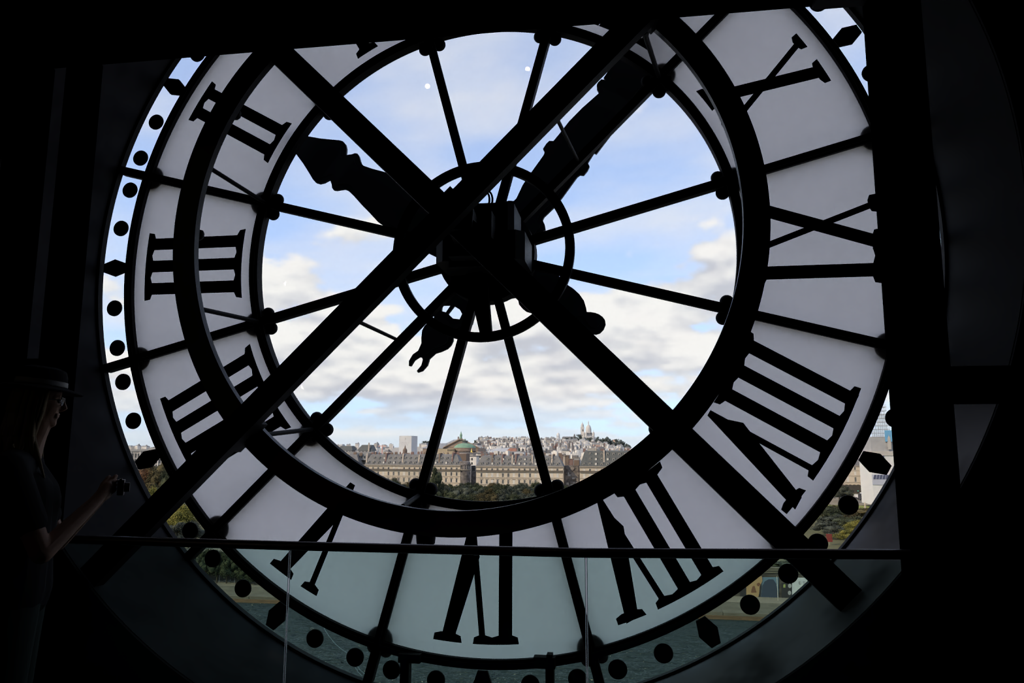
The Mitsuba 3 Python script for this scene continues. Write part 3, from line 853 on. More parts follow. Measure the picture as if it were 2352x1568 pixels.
k = thing('poster', 'large poster of a close-up face on the quay wall', 'poster', PG)
poster_poly([(1700, 1322), (1753, 1322), (1753, 1375), (1700, 1375)], YP, POSTERK, k, 'backing')
poster_poly([(1714, 1345), (1722, 1335), (1740, 1324), (1750, 1322), (1751, 1334), (1745, 1346), (1744, 1360), (1741, 1374), (1714, 1374)], YP - 0.04, POSTER, k, 'face')
poster_poly([(1728, 1347), (1733, 1344), (1736, 1356), (1739, 1360), (1725, 1361), (1726, 1355)], YP - 0.08, POSTERD, k, 'nose_shadow')
poster_poly([(1738, 1340), (1744, 1337), (1747, 1342), (1743, 1346), (1739, 1345)], YP - 0.08, POSTERD, k, 'eye')
poster_poly([(1719, 1341), (1724, 1339), (1724, 1341.5), (1719, 1342.5)], YP - 0.08, POSTERD, k, 'eye')
k = thing('poster', 'large blue poster with a dark rounded shape on the quay wall', 'poster', PG)
poster_poly([(1750, 1325), (1788, 1325), (1788, 1373), (1747, 1373)], YP, B('poster_sky', (0.095, 0.15, 0.20), 0.8, 0.1), k, 'backing')
poster_poly([(1752, 1345), (1756, 1335), (1765, 1330), (1776, 1330), (1783, 1340), (1787, 1372), (1748, 1372)], YP - 0.04, B('poster_navy', (0.038, 0.050, 0.075), 0.8, 0.1), k, 'figure')
k = thing('poster', 'narrow black poster with a small grey portrait beside the white panel', 'poster', PG)
poster_poly([(1795, 1338), (1819, 1338), (1819, 1373), (1795, 1373)], YP, POSTERK, k, 'backing')
for cx_, cy_, r_ in ((1814, 1345, 4.2), (1813.5, 1361, 4.0)):
    poster_poly([(cx_ + r_ * math.cos(t), cy_ + 1.25 * r_ * math.sin(t)) for t in np.linspace(0, 6.28, 14)[:-1]], YP - 0.04, B('poster_grey', (0.25, 0.25, 0.26), 0.8, 0.1), k, 'portrait')
poster_poly([(1799, 1342), (1804, 1341), (1804, 1349), (1799, 1349)], YP - 0.04, B('poster_lime', (0.24, 0.27, 0.10), 0.8, 0.1), k, 'label_patch')
k = thing('poster', 'white poster panel with widely spaced black capitals', 'poster', PG)
poster_poly([(1819, 1326), (1905, 1326), (1905, 1375), (1819, 1375)], YP, POSTERW, k, 'backing')
p0, p1 = un(1835, 1342, YP), un(1835, 1334.5, YP)
for i, ch in enumerate('ES'):
    t = meshkit.text_mesh(ch, p1[2] - p0[2], 0.03)
    v = np.array(t.vertices)
    px0 = un(1834.5 + i * 9.3, 1342, YP)
    part(k, 'letter', mikit.ply(trimesh.Trimesh(np.c_[px0[0] + v[:, 0], YP - 0.04 - v[:, 2] + 0.03, px0[2] + v[:, 1]], t.faces, process=False), POSTERK))
k = thing('street_pole', 'thin pale pole standing on the lower quay between the posters', 'pole')
b0 = un(1787.5, 1389, 183.0)
part(k, 'shaft', mikit.ply(rod((b0[0], 183, ZQ), (b0[0], 183, ZQ + 5.4), 0.07, 0.05), PALE))
k = thing('wall_painting', 'painted white crescent on the dark quay wall at the left', 'wall painting')
a = np.linspace(math.radians(200), math.radians(350), 14)
c0 = un(523, 1331, YP)
whole(k, mikit.ply(ext(Polygon([(c0[0] + 1.05 * math.cos(t), c0[2] + 1.05 * math.sin(t)) for t in a] + [(c0[0] + 0.7 * math.cos(t), c0[2] + 0.25 + 0.55 * math.sin(t)) for t in a[::-1]]).buffer(0), YP - 0.04, YP), B('mural_white', (0.20, 0.19, 0.20), 0.8, 0.1)))
for px, lab in ((503, 'thin grey post in front of the wall painting'), (538, 'grey post right of the wall painting')):
    k = thing('street_pole', lab, 'pole')
    b0 = un(px, 1345, 184.0)
    part(k, 'shaft', mikit.ply(rod((b0[0], 184, ZQ), (b0[0], 184, ZQ + 2.4), 0.07, 0.06), SCAF))
# a little red awning by the left wall
k = thing('awning', 'dull red awning on the quay at the far left', 'awning')
b0 = un(468, 1312, 186)
part(k, 'canopy', mikit.ply(trimesh.Trimesh([(b0[0] - 2.2, 186.9, b0[2] + 2.4), (b0[0] + 1.0, 186.9, b0[2] + 1.9), (b0[0] + 1.6, 184.6, b0[2] - 0.6), (b0[0] - 1.6, 184.6, b0[2] - 0.2)], [[0, 2, 1], [0, 3, 2]], process=False), REDB))
part(k, 'valance', mikit.ply(beam((b0[0] - 1.6, 184.6, b0[2] - 0.4), (b0[0] + 1.6, 184.6, b0[2] - 0.8), 0.06, 0.4), REDB))

# ------------------------------------------------------------------ long street fronts
WF = mikit.ply(cat(bx(-0.75, 0.75, -0.10, 0.05, -0.08, 0.02), bx(-0.80, -0.62, -0.08, 0.05, 0, 1), bx(0.62, 0.80, -0.08, 0.05, 0, 1), bx(-0.06, 0.06, -0.03, 0.05, 0, 1), bx(-0.9, 0.9, -0.16, 0.05, 1.0, 1.07)), WINF)
WP = mikit.ply(bx(-0.62, 0.62, -0.01, 0.08, 0, 1), PANE)
WS = mikit.ply(bx(-0.62, 0.62, -0.02, 0.08, 0, 1), SHUT)
dorm_body = cat(bx(-0.75, 0.75, -0.1, 1.9, 0, 1.75), bx(-0.9, 0.9, -0.22, 1.9, 1.7, 1.9))
DB = mikit.ply(dorm_body, ZINC)
DWH = mikit.ply(cat(bx(-0.62, -0.42, -0.16, -0.08, 0.2, 1.5), bx(0.42, 0.62, -0.16, -0.08, 0.2, 1.5), bx(-0.62, 0.62, -0.16, -0.08, 1.45, 1.62)), WINF)
DPN = mikit.ply(bx(-0.42, 0.42, -0.13, -0.08, 0.2, 1.45), PANE)
DPS = mikit.ply(bx(-0.42, 0.42, -0.15, -0.08, 0.2, 1.45), SHUT)


def front(name, label, Y, px0, px1, rows, cornice, ridge, spacing=3.7, stone=None, roof=None, base=ZS, depth=14, dormers=((0.10, 1.0), (0.55, 0.9)), fire=(), group='long cream fronts facing the gardens', inset=0.5, pbl=0.08, seed=1, x01=None, hipl=True, hipr=True):
    """a long street front: rows = [(bottom z, height, pediment)] of windows; cornice and ridge are heights relative to the eye"""
    r = random.Random(seed)
    stone, roof = stone or STONE, roof or ZINC
    x0, x1 = x01 or (xat(px0, Y), xat(px1, Y))
    zc, zr = EYE + cornice, EYE + ridge
    k = thing(name, label, 'building', group)
    n = max(1, int((x1 - x0 - 1.0) / spacing))
    xs = [(x0 + x1) / 2 + (i - (n - 1) / 2) * spacing for i in range(n)]
    part(k, 'wall', mikit.ply(bx(x0, x1, Y, Y + depth, base, zc), stone))
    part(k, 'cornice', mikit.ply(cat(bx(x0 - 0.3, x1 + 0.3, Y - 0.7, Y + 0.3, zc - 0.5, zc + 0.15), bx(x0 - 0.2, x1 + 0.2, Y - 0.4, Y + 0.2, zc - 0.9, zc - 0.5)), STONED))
    run = 3.2
    a, b = (x0 + (run if hipl else 0)), (x1 - (run if hipr else 0))
    zt = zr - 0.6
    v = [(x0, Y - 0.2, zc + 0.15), (x1, Y - 0.2, zc + 0.15), (x1, Y + depth, zc + 0.15), (x0, Y + depth, zc + 0.15), (a, Y + run, zt), (b, Y + run, zt), (b, Y + depth - run, zt), (a, Y + depth - run, zt),
         (a + 0.5, Y + depth / 2, zr), (b - 0.5, Y + depth / 2, zr)]
    f = [[0, 1, 5], [0, 5, 4], [1, 2, 6], [1, 6, 5], [2, 3, 7], [2, 7, 6], [3, 0, 4], [3, 4, 7], [4, 5, 9], [4, 9, 8], [5, 6, 9], [6, 7, 8], [6, 8, 9], [7, 4, 8]]
    rf = part(k, 'roof', mikit.ply(trimesh.Trimesh(v, f, process=False), roof))
    for zb, hh, ped in rows:
        for x in xs:
            w = part(k, 'window', WF, T().translate([x, Y, EYE + zb]).scale([0.9, 1, hh]))
            q = numbered(f'{w}__pane')
            scene[q] = {**(WS if r.random() < pbl else WP), 'to_world': T().translate([x, Y, EYE + zb]).scale([0.9, 1, hh])}
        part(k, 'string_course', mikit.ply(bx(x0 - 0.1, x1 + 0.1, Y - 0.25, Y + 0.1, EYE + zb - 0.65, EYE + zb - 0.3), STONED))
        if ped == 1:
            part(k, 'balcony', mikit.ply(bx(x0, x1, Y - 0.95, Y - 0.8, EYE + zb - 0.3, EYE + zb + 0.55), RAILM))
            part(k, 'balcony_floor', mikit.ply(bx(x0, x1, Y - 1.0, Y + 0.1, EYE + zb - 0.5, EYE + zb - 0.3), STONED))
        if ped == 2:
            for x in xs:
                part(k, 'pediment', mikit.ply(cat(bx(x - 1.05, x + 1.05, Y - 0.45, Y + 0.1, EYE + zb + hh + 0.45, EYE + zb + hh + 0.75), bx(x - 0.85, x + 0.85, Y - 0.2, Y + 0.1, EYE + zb + hh + 0.1, EYE + zb + hh + 0.45)), STONED))
    for t, s in dormers:
        for i, x in enumerate(xs):
            if (hipl and x < a + 1) or (hipr and x > b - 1):
                if t > 0.3:
                    continue
            z = zc + 0.15 + (zt - zc) * t
            y = Y - 0.2 + (run + 0.2) * t
            to = T().translate([x, y, z]).scale([s, 1, s * 0.95])
            d = part(k, 'dormer', DB, to)
            scene[f'{d}__frame'] = {**DWH, 'to_world': to}
            scene[f'{d}__pane'] = {**(DPS if r.random() < pbl else DPN), 'to_world': to}
    for fx, hgt, bs in fire:
        x = xat(fx, Y)
        c = part(k, 'party_wall', mikit.ply(Polygon and cat(trimesh.Trimesh([(x - 0.45, Y + 0.2, zc + 0.3), (x + 0.45, Y + 0.2, zc + 0.3), (x + 0.45, Y + depth, zc + 0.3), (x - 0.45, Y + depth, zc + 0.3),
                                                               (x - 0.45, Y + 2.4, zr + hgt), (x + 0.45, Y + 2.4, zr + hgt), (x + 0.45, Y + depth, zr + hgt), (x - 0.45, Y + depth, zr + hgt)],
                                                              [[0, 1, 5], [0, 5, 4], [1, 2, 6], [1, 6, 5], [2, 3, 7], [2, 7, 6], [3, 0, 4], [3, 4, 7], [4, 5, 6], [4, 6, 7]], process=False)), bs))
    xx = x0 + 2
    while xx < x1 - 2:
        hgt = r.uniform(0.5, 1.6)
        wd = r.uniform(0.8, 2.2)
        bs = r.choice([BRICK, BRICK, BROWN, PALE])
        yb = Y + r.uniform(4.5, 8.0)
        c = part(k, 'chimney', mikit.ply(bx(xx, xx + wd, yb, yb + 0.8, zr - 1.2, zr + hgt), bs))
        npot = max(1, int(wd / 0.6))
        scene[f'{c}__pots'] = mikit.ply(cat([rod((xx + (i + 0.5) * wd / npot, yb + 0.4, zr + hgt), (xx + (i + 0.5) * wd / npot, yb + 0.4, zr + hgt + 0.55), 0.16, 0.12, 6) for i in range(npot)]), POT)
        xx += wd + r.uniform(0.6, 3.2)
    return k, x0, x1, zc, zr


ROWS = [(-10.3, 1.75, 1), (-14.2, 2.5, 0), (-18.6, 2.5, 2), (-22.6, 2.4, 0)]
A = front('street_front', 'long cream street front with grey mansard roof left of the narrow gap', 520, 838, 1058, ROWS, -7.1, 0.6, 3.78, hipr=True, seed=3,
          fire=((841, 0.6, PALE), (885, 0.7, BRICK), (924, 0.4, PALE), (961, -0.4, PALE), (1008, 0.8, BROWN), (1038, 0.9, BRICK)))
# corner of the left front wrapped in netting
k = thing('netted_corner', 'rounded building corner in dark netting at the narrow street gap', 'building')
x0 = A[2] - 0.2
cm = lathe([(0, ZS), (5.2, ZS), (5.2, EYE - 7.0), (5.5, EYE - 6.7), (4.6, EYE - 4.6), (3.6, EYE - 4.2), (0, EYE - 4.0)], 24, (x0 + 1.0, 525.5, 0))
part(k, 'netting', mikit.ply(cm, NET, 30))
for i in range(9):
    t = math.radians(200 + i * 18)
    part(k, 'attic_post', mikit.ply(rod((x0 + 1 + 5.3 * math.cos(t), 525.5 + 5.3 * math.sin(t), EYE - 9.5), (x0 + 1 + 5.3 * math.cos(t), 525.5 + 5.3 * math.sin(t), EYE - 7.1), 0.18, n=6), GREYB))
part(k, 'ledge', mikit.ply(lathe([(5.0, EYE - 10.4), (5.8, EYE - 10.4), (5.8, EYE - 9.7), (5.0, EYE - 9.7)], 24, (x0 + 1.0, 525.5, 0)), STONED))
k = thing('party_wall_block', 'brown blank party wall rising behind the netted corner', 'building')
part(k, 'wall', mikit.ply(bx(xat(1046, 540), xat(1071, 540), 540, 552, ZS, EYE + 0.8), BROWN))
part(k, 'coping', mikit.ply(bx(xat(1045, 540), xat(1071.5, 540), 539.8, 552, EYE + 0.8, EYE + 1.1), BRICK))
k = thing('gap_building', 'dark narrow building deep inside the street gap between the cream fronts', 'building')
part(k, 'wall', mikit.ply(bx(xat(1082, 545), xat(1098, 545), 545, 556, ZS, EYE - 7.5), GREYB))
part(k, 'shopfront', mikit.ply(bx(xat(1083, 545), xat(1096, 545), 544.6, 545, ZS, EYE - 11.5), NET))
for i in range(3):
    part(k, 'window', mikit.ply(bx(xat(1084.5, 545), xat(1092, 545), 544.5, 545.1, EYE - 11.0 + i * 1.2, EYE - 10.2 + i * 1.2), PANE))
B_ = front('street_front', 'long cream street front with grey mansard roof in the middle, below the crossing of two spokes', 500, 1094, 1293, ROWS, -7.2, 0.0, 3.62, seed=5, pbl=0.3,
           fire=((1130, 0.5, BROWN), (1153, 0.8, BRICK), (1176, 0.3, PALE), (1184, 1.0, BRICK), (1222, 0.5, PALE), (1267, 0.8, PALE)))
k = thing('netted_ruin', 'building front hung with torn dark netting between two cream fronts', 'building')
part(k, 'wall', mikit.ply(bx(xat(1296, 508), xat(1328, 508), 508, 520, ZS, EYE - 6.6), NET))
ms = []
for i in range(26):
    xx, zz = rng.uniform(xat(1297, 508), xat(1326, 508)), rng.uniform(ZS + 2, EYE - 7)
    ms.append(bx(xx, xx + rng.uniform(0.6, 2.0), 507.6 - rng.random() * 0.4, 508, zz, zz + rng.uniform(0.8, 2.4)))
part(k, 'sheet', mikit.ply(cat(ms[:13]), GREYB))
part(k, 'sheet', mikit.ply(cat(ms[13:]), NET))
part(k, 'tower', mikit.ply(bx(xat(1318, 514), xat(1330, 514), 514, 520, ZS, EYE - 3.0), BROWN))
k = thing('roof_cluster', 'small brown roof terraces and chimney walls behind the netted front', 'building')
for i, (a_, b_, t_, bs) in enumerate(((1284, 1292, 1.6, BRICK), (1290, 1298, 0.4, PALE), (1297, 1306, 1.0, BROWN), (1306, 1316, -1.4, BRICK), (1314, 1330, -0.6, GREYB))):
    part(k, 'block', mikit.ply(bx(xat(a_, 535), xat(b_, 535), 535 + i * 0.3, 545, ZS, EYE + t_ - 1.0), bs))
    part(k, 'coping', mikit.ply(bx(xat(a_, 535) - 0.2, xat(b_, 535) + 0.2, 534.6 + i * 0.3, 545, EYE + t_ - 1.0, EYE + t_ - 0.7), STONED))
C_ = front('street_front', 'tall slate-roofed front with three rows of dormers at the right', 497, 1331, 1530, ROWS, -7.0, 3.4, 3.80, roof=SLATE, seed=8, pbl=0.25, hipr=False,
           dormers=((0.06, 1.0), (0.38, 1.0), (0.72, 1.0)), fire=((1387, 0.2, PALE),))
part(C_[0], 'attic_box', mikit.ply(cat(bx(xat(1349, 503), xat(1374, 503), 503, 508, EYE + 3.0, EYE + 4.4), bx(xat(1348, 503), xat(1375, 503), 502.6, 508.4, EYE + 4.4, EYE + 4.8)), HW[2]))
part(C_[0], 'attic_box', mikit.ply(cat(bx(xat(1377, 503), xat(1389, 503), 503, 508, EYE + 2.6, EYE + 4.6)), HR[2]))

D_ = front('arcade_front', 'cream front with round street arches behind the right rim, beside the hoarding', 600, 1880, 1992, [(-9.8, 2.2, 0), (-13.6, 2.6, 0), (-18.4, 3.4, 0)], -6.6, -1.0, 5.3, seed=11, hipr=False, pbl=0.1)
for i in range(17):
    cx_ = xat(1884 + i * 9.2 * 0.98, 600) + 0.6
    zb = ZS + 0.2
    pts = [(cx_ - 2.0, zb), (cx_ + 2.0, zb)] + [(cx_ + 2.0 * math.cos(t), zb + 4.4 + 2.0 * math.sin(t)) for t in np.linspace(0, math.pi, 10)]
    if cx_ < D_[2] - 2:
        part(D_[0], 'arch', mikit.ply(ext(Polygon(pts), 599.85, 600.02), DARK))
k = thing('corner_block', 'shaded pale front set back between the arcade and the printed hoarding', 'building')
part(k, 'wall', mikit.ply(bx(xat(1990, 590), xat(2010, 590), 590, 610, ZS, EYE - 7.4), GREYB))
for r_ in range(4):
    for c_ in range(4):
        xx = xat(1992.5 + c_ * 4.6, 590)
        part(k, 'window', mikit.ply(bx(xx, xx + 0.8, 589.8, 590.1, EYE - 10.6 - r_ * 4.2, EYE - 8.6 - r_ * 4.2), PANE))
# pavilion under scaffolding
k = thing('scaffolded_pavilion', 'large pavilion wrapped in grey sheeting with printed panels behind the right rim', 'building')
Yp = 430


def slab(px0, px1, py0, py1, y0, y1, bs, nm, lab=None):
    xa, xb = un(px0, py0, y0)[0], un(px1, py0, y0)[0]
    za, zb = zat((px0 + px1) / 2, py1, y0), zat((px0 + px1) / 2, py0, y0)
    return part(k, nm, mikit.ply(bx(xa, xb, y0, y1, za, zb), bs), label=lab)


slab(2000, 2110, 1004, 1040, Yp, Yp + 22, TARPG, 'sheeted_attic')
slab(1998, 2112, 1036, 1046, Yp - 0.5, Yp + 22, HW[2], 'cornice')
slab(2000, 2110, 1038, 1160, Yp, Yp + 22, TARP, 'sheeted_front')
slab(2012, 2030, 1040, 1056, Yp - 0.4, Yp, ADDARK, 'printed_panel', 'dark printed square')
slab(2010, 2033, 1038.5, 1040, Yp - 0.45, Yp, TARP, 'panel_edge')
slab(2003, 2040, 1090, 1113, Yp - 0.4, Yp, ADLIL, 'printed_panel', 'pale lilac printed panel')
for i in range(5):
    xa = un(2006 + i * 7, 1100, Yp - 0.5)[0]
    zt_, zb_ = zat(2010, 1090, Yp - 0.5), zat(2010, 1100, Yp - 0.5)
    g = Polygon([(xa, zb_), (xa + 1.1, zb_), (xa + 1.7, zt_), (xa + 0.6, zt_)])
    part(k, 'stripe', mikit.ply(ext(g, Yp - 0.6, Yp - 0.4), ADDARK))
slab(2032, 2056, 988, 1014, Yp - 0.9, Yp - 0.5, ADSKY, 'printed_panel', 'blue printed panel')
cx_, cz_ = un(2042, 1010, Yp - 1)[0], un(2042, 1010, Yp - 1)[2]
part(k, 'printed_lantern', mikit.ply(ext(unary_union([sbox(cx_ - 0.95, cz_ - 5, cx_ + 0.95, cz_ - 1.0), sbox(cx_ - 0.7, cz_ - 1.0, cx_ + 0.7, cz_ + 0.8), Polygon([(cx_ - 0.7, cz_ + 0.8), (cx_ + 0.7, cz_ + 0.8), (cx_ + 0.45, cz_ + 1.6), (cx_ + 0.1, cz_ + 2.0), (cx_ + 0.05, cz_ + 2.8), (cx_ - 0.05, cz_ + 2.8), (cx_ - 0.1, cz_ + 2.0), (cx_ - 0.45, cz_ + 1.6)])]), Yp - 1.05, Yp - 0.9), HW[2]))
# scaffold: each post and deck
for lev in range(9):
    zz = zat(2030, 1004, Yp) + lev * 2.0 + 0.2
    xa, xb = (un(2010, 1000, Yp)[0], un(2050, 1000, Yp)[0]) if lev < 4 else (un(2024, 1000, Yp)[0], un(2046, 1000, Yp)[0])
    part(k, 'scaffold_deck', mikit.ply(cat(bx(xa, xb, Yp + 4, Yp + 9, zz, zz + 0.22)), SCAF))
    for j in range(2):
        part(k, 'scaffold_rail', mikit.ply(bx(xa, xb, Yp + 4, Yp + 4.1, zz + 0.6 + j * 0.6, zz + 0.72 + j * 0.6), SCAF))
for i in range(9):
    xx = un(2010 + i * 5, 1000, Yp)[0]
    top = zat(2030, 985, Yp) if (2010 + i * 5) < 2022 else zat(2030, 944 + (i % 3) * 3, Yp)
    for yy in (Yp + 4, Yp + 9):
        part(k, 'scaffold_post', mikit.ply(rod((xx, yy, zat(2030, 1006, Yp)), (xx, yy, top), 0.09, n=6), SCAF))

# left far pavilions with grey roofs
k = thing('roof_pavilion', 'grey terraced building with two flat-topped roof pavilions at the left of the view', 'building')
Yl = 560
part(k, 'wall', mikit.ply(bx(xat(760, Yl), xat(856, Yl), Yl, Yl + 20, ZS, EYE + 1.3), GREYB))
for (a_, b_, c_, d_, zb, zt) in ((776, 809, 772, 806, 3.4, 6.8), (819, 855, 822, 851, 3.2, 7.6)):
    xa, xb, xc, xd = (xat(v_, Yl + 5) for v_ in (a_, b_, c_ + 4, d_ - 1))
    v = [(xa, Yl + 5, EYE + zb), (xb, Yl + 5, EYE + zb), (xb, Yl + 15, EYE + zb), (xa, Yl + 15, EYE + zb), (xc + 1, Yl + 7, EYE + zt), (xd, Yl + 7, EYE + zt), (xd, Yl + 13, EYE + zt), (xc + 1, Yl + 13, EYE + zt)]
    part(k, 'pavilion_roof', mikit.ply(trimesh.Trimesh(v, [[0, 1, 5], [0, 5, 4], [1, 2, 6], [1, 6, 5], [2, 3, 7], [2, 7, 6], [3, 0, 4], [3, 4, 7], [4, 5, 6], [4, 6, 7]], process=False), SLATE))
    part(k, 'pavilion_wall', mikit.ply(bx(xa + 0.8, xb - 0.8, Yl + 5.6, Yl + 14, EYE + 1.0, EYE + zb), HW[2]))
    for i in range(4):
        xx = xa + 1.6 + i * (xb - xa - 3.2) / 3.5
        part(k, 'window', mikit.ply(bx(xx, xx + 1.2, Yl + 5.4, Yl + 5.7, EYE + 1.2, EYE + zb - 0.5), PANE))
part(k, 'terrace', mikit.ply(cat(bx(xat(790, Yl) , xat(862, Yl), Yl - 4, Yl + 6, EYE + 0.2, EYE + 2.2), bx(xat(796, Yl), xat(858, Yl), Yl - 5, Yl, EYE - 4.0, EYE + 0.2)), HR[1]))
for i in range(6):
    xx = xat(806 + i * 6, Yl - 5)
    part(k, 'window', mikit.ply(bx(xx, xx + 1.1, Yl - 5.2, Yl - 4.9, EYE - 2.6, EYE - 0.8), PANE))
part(k, 'chimney', mikit.ply(bx(xat(841, Yl), xat(843.5, Yl), Yl + 4, Yl + 5, EYE + 2.5, EYE + 9.2), PALE))
part(k, 'chimney', mikit.ply(bx(xat(860, Yl), xat(865, Yl), Yl - 2, Yl + 1, EYE - 1.0, EYE + 2.2), BRICK))
k = thing('garden_facade', 'pale grey building far left behind the lozenge, with upright window strips', 'building')
Yf = 640
part(k, 'wall', mikit.ply(bx(xat(290, Yf), xat(392, Yf), Yf, Yf + 20, ZS, EYE + 2.2), GREYB))
part(k, 'roof', mikit.ply(bx(xat(288, Yf), xat(394, Yf), Yf - 1, Yf + 21, EYE + 2.2, EYE + 4.2), HR[1]))
for i in range(14):
    xx = xat(296 + i * 7, Yf)
    for j in range(3):
        part(k, 'window', mikit.ply(bx(xx, xx + 1.5, Yf - 0.2, Yf + 0.1, EYE - 3.4 - j * 5.0, EYE + 0.4 - j * 5.0), PANE))
    if i % 3 == 1:
        part(k, 'pilaster', mikit.ply(bx(xx - 1.1, xx - 0.4, Yf - 0.6, Yf, ZS, EYE + 2.2), HW[0]))

# printed hoarding around a column
k = thing('wrapped_column', 'tall white sheeted hoarding box with a small grey emblem and faint lettering', 'hoarding')
Yh = 760
xa, xm, xb = xat(916, Yh), xat(944.5, Yh), xat(958, Yh + 14)
zt_, zb_ = zat(937, 1000.5, Yh), ZS
part(k, 'front_sheet', mikit.ply(bx(xa, xm, Yh, Yh + 0.3, zb_, zt_), TARP))
v = [(xm, Yh, zb_), (xb, Yh + 14, zb_), (xb, Yh + 14, zt_ + 0.0), (xm, Yh, zt_)]
part(k, 'side_sheet', mikit.ply(trimesh.Trimesh(v, [[0, 1, 2], [0, 2, 3]], process=False), TARPS))
part(k, 'core', mikit.ply(bx(xa + 0.2, min(xm, xb) - 0.4, Yh + 0.3, Yh + 13, zb_, zt_ - 0.3), TARPS))
ex_, ez_ = xat(930, Yh), zat(930, 1006.5, Yh)
part(k, 'emblem', mikit.ply(ext(Polygon([(ex_ - 0.5, ez_ - 1.2), (ex_ + 0.5, ez_ - 1.2), (ex_ + 0.35, ez_ - 0.3), (ex_ + 0.15, ez_ + 0.4), (ex_ + 0.1, ez_ + 1.4), (ex_ - 0.1, ez_ + 1.4), (ex_ - 0.15, ez_ + 0.4), (ex_ - 0.35, ez_ - 0.3)]), Yh - 0.06, Yh), PRINT))
x_, z_ = xat(919, Yh), zat(930, 1017.5, Yh)
sr = random.Random(4)
ms, xx = [], 0.0
for i in range(15):
    hh = sr.choice([0.55, 0.55, 0.6, 1.15])
    if i != 6:
        ms += [bx(x_ + xx, x_ + xx + 0.16, Yh - 0.05, Yh, z_, z_ + hh), bx(x_ + xx, x_ + xx + 0.42, Yh - 0.05, Yh, z_ + (0 if i % 2 else 0.42), z_ + (0.13 if i % 2 else 0.55))]
    xx += 0.62
ms.append(bx(x_ + 1.0, x_ + 8.4, Yh - 0.05, Yh, z_ - 1.75, z_ - 1.62))
part(k, 'lettering', mikit.ply(cat(ms), PRINT), label='faint grey illegible lettering')
k = thing('roof_turret', 'small dark domed turret in front of the white hoarding', 'turret')
x_ = xat(930, 560)
m = lathe([(2.3, EYE - 4), (2.3, EYE + 0.6), (2.6, EYE + 0.9), (1.7, EYE + 1.6), (1.6, EYE + 3.0), (1.75, EYE + 3.3), (1.3, EYE + 4.4), (0.5, EYE + 5.2), (0.45, EYE + 6.2), (0.3, EYE + 6.5), (0.0, EYE + 7.6)], 12, (x_, 560, 0))
part(k, 'dome', mikit.ply(m, BROWN, 40))
part(k, 'base', mikit.ply(bx(x_ - 3.0, x_ + 3.0, 557, 563, EYE - 6, EYE + 0.4), BROWN))

# ------------------------------------------------------------------ opera house
k = thing('opera_house', 'huge stone opera house with green copper dome and gabled stage roof', 'opera house')
Yo = 1100
u1 = 1.0


def XO(px):
    return xat(px, Yo)


def ZO(py):
    return zat(1060, py, Yo)


g0, g1, ga = XO(1016), XO(1101), XO(1058.5)
zb, za = ZO(1028), ZO(1007.5)
back = np.array([-26.0, 62.0, 0.0])
gv = [np.array([g0, Yo, zb]), np.array([g1, Yo, zb]), np.array([ga, Yo, za])]
v = gv + [q_ + back for q_ in gv]
part(k, 'stage_roof', mikit.ply(trimesh.Trimesh(v, [[2, 0, 3], [2, 3, 5], [1, 2, 5], [1, 5, 4]], process=False), HR[1]))
part(k, 'gable', mikit.ply(trimesh.Trimesh([q_ + np.array([0, -0.3, 0]) for q_ in gv], [[0, 1, 2]], process=False), OPERA))
part(k, 'gable_rim', mikit.ply(cat(beam(gv[0] + [0, -1, -0.3], gv[2] + [0, -1, 0.3], 3, 1.3), beam(gv[1] + [0, -1, -0.3], gv[2] + [0, -1, 0.3], 3, 1.3)), OPERA))
part(k, 'stage_walls', mikit.ply(cat(bx(g0 - 26, g1 - 2, Yo + 0.2, Yo + 60, ZS, zb), bx(XO(975), g0, Yo - 10, Yo + 50, ZS, ZO(1030))), OPERA))
part(k, 'side_roof', mikit.ply(trimesh.Trimesh([(XO(970), Yo - 11, ZO(1030)), (g0 + 3, Yo - 11, ZO(1030)), (g0 + 1, Yo + 30, ZO(1017)), (XO(985), Yo + 30, ZO(1017))], [[0, 1, 2], [0, 2, 3]], process=False), HR[1]))
for i in range(4):
    q0 = gv[0] + (gv[2] - gv[0]) * (0.2 + i * 0.2) + back * 0.5
    part(k, 'skylight', mikit.ply(beam(q0 + [-2.5, 0, 0.2], q0 + [2.5, 3, 1.4], 5, 0.4), HR[0]))
dcx, dcy = xat(1067.5, Yo - 28), Yo - 28
R = (XO(1092) - XO(1043)) / 2 * 0.99
zd = ZO(1029)
m = lathe([(R, zd), (R * 0.985, zd + 0.5), (R * 0.94, zd + 1.8), (R * 0.83, zd + 3.4), (R * 0.68, zd + 4.9), (R * 0.5, zd + 6.0), (R * 0.25, zd + 6.8)], 40, (dcx, dcy, 0))
part(k, 'copper_dome', mikit.ply(m, COPPER, 40))
part(k, 'dome_crown', mikit.ply(lathe([(R * 0.26, zd + 6.0), (R * 0.24, zd + 7.0), (R * 0.22, zd + 9.0), (R * 0.30, zd + 9.6), (R * 0.28, zd + 10.3), (R * 0.10, zd + 10.9), (0, zd + 11.0)], 24, (dcx, dcy, 0)), SLATE, 30))
part(k, 'crown_finial', mikit.ply(lathe([(0.6, zd + 10.7), (1.3, zd + 11.3), (1.2, zd + 12.3), (0.2, zd + 13.0), (0, zd + 13.8)], 12, (dcx, dcy, 0)), COPPER, 40))
part(k, 'drum', mikit.ply(lathe([(R * 1.0, ZS), (R * 1.0, zd - 0.5), (R * 1.05, zd - 0.2), (R * 1.03, zd + 0.2)], 40, (dcx, dcy, 0)), OPERA, 30))
for i in range(22):
    t = math.radians(190 + i * 160 / 21)
    c = (dcx + R * 1.005 * math.cos(t), dcy + R * 1.005 * math.sin(t), zd - 5)
    m = trimesh.creation.icosphere(1, 0.62)
    m.vertices[:, 2] *= 1.9
    m.apply_translation(c)
    part(k, 'drum_window', mikit.ply(m, DARK))
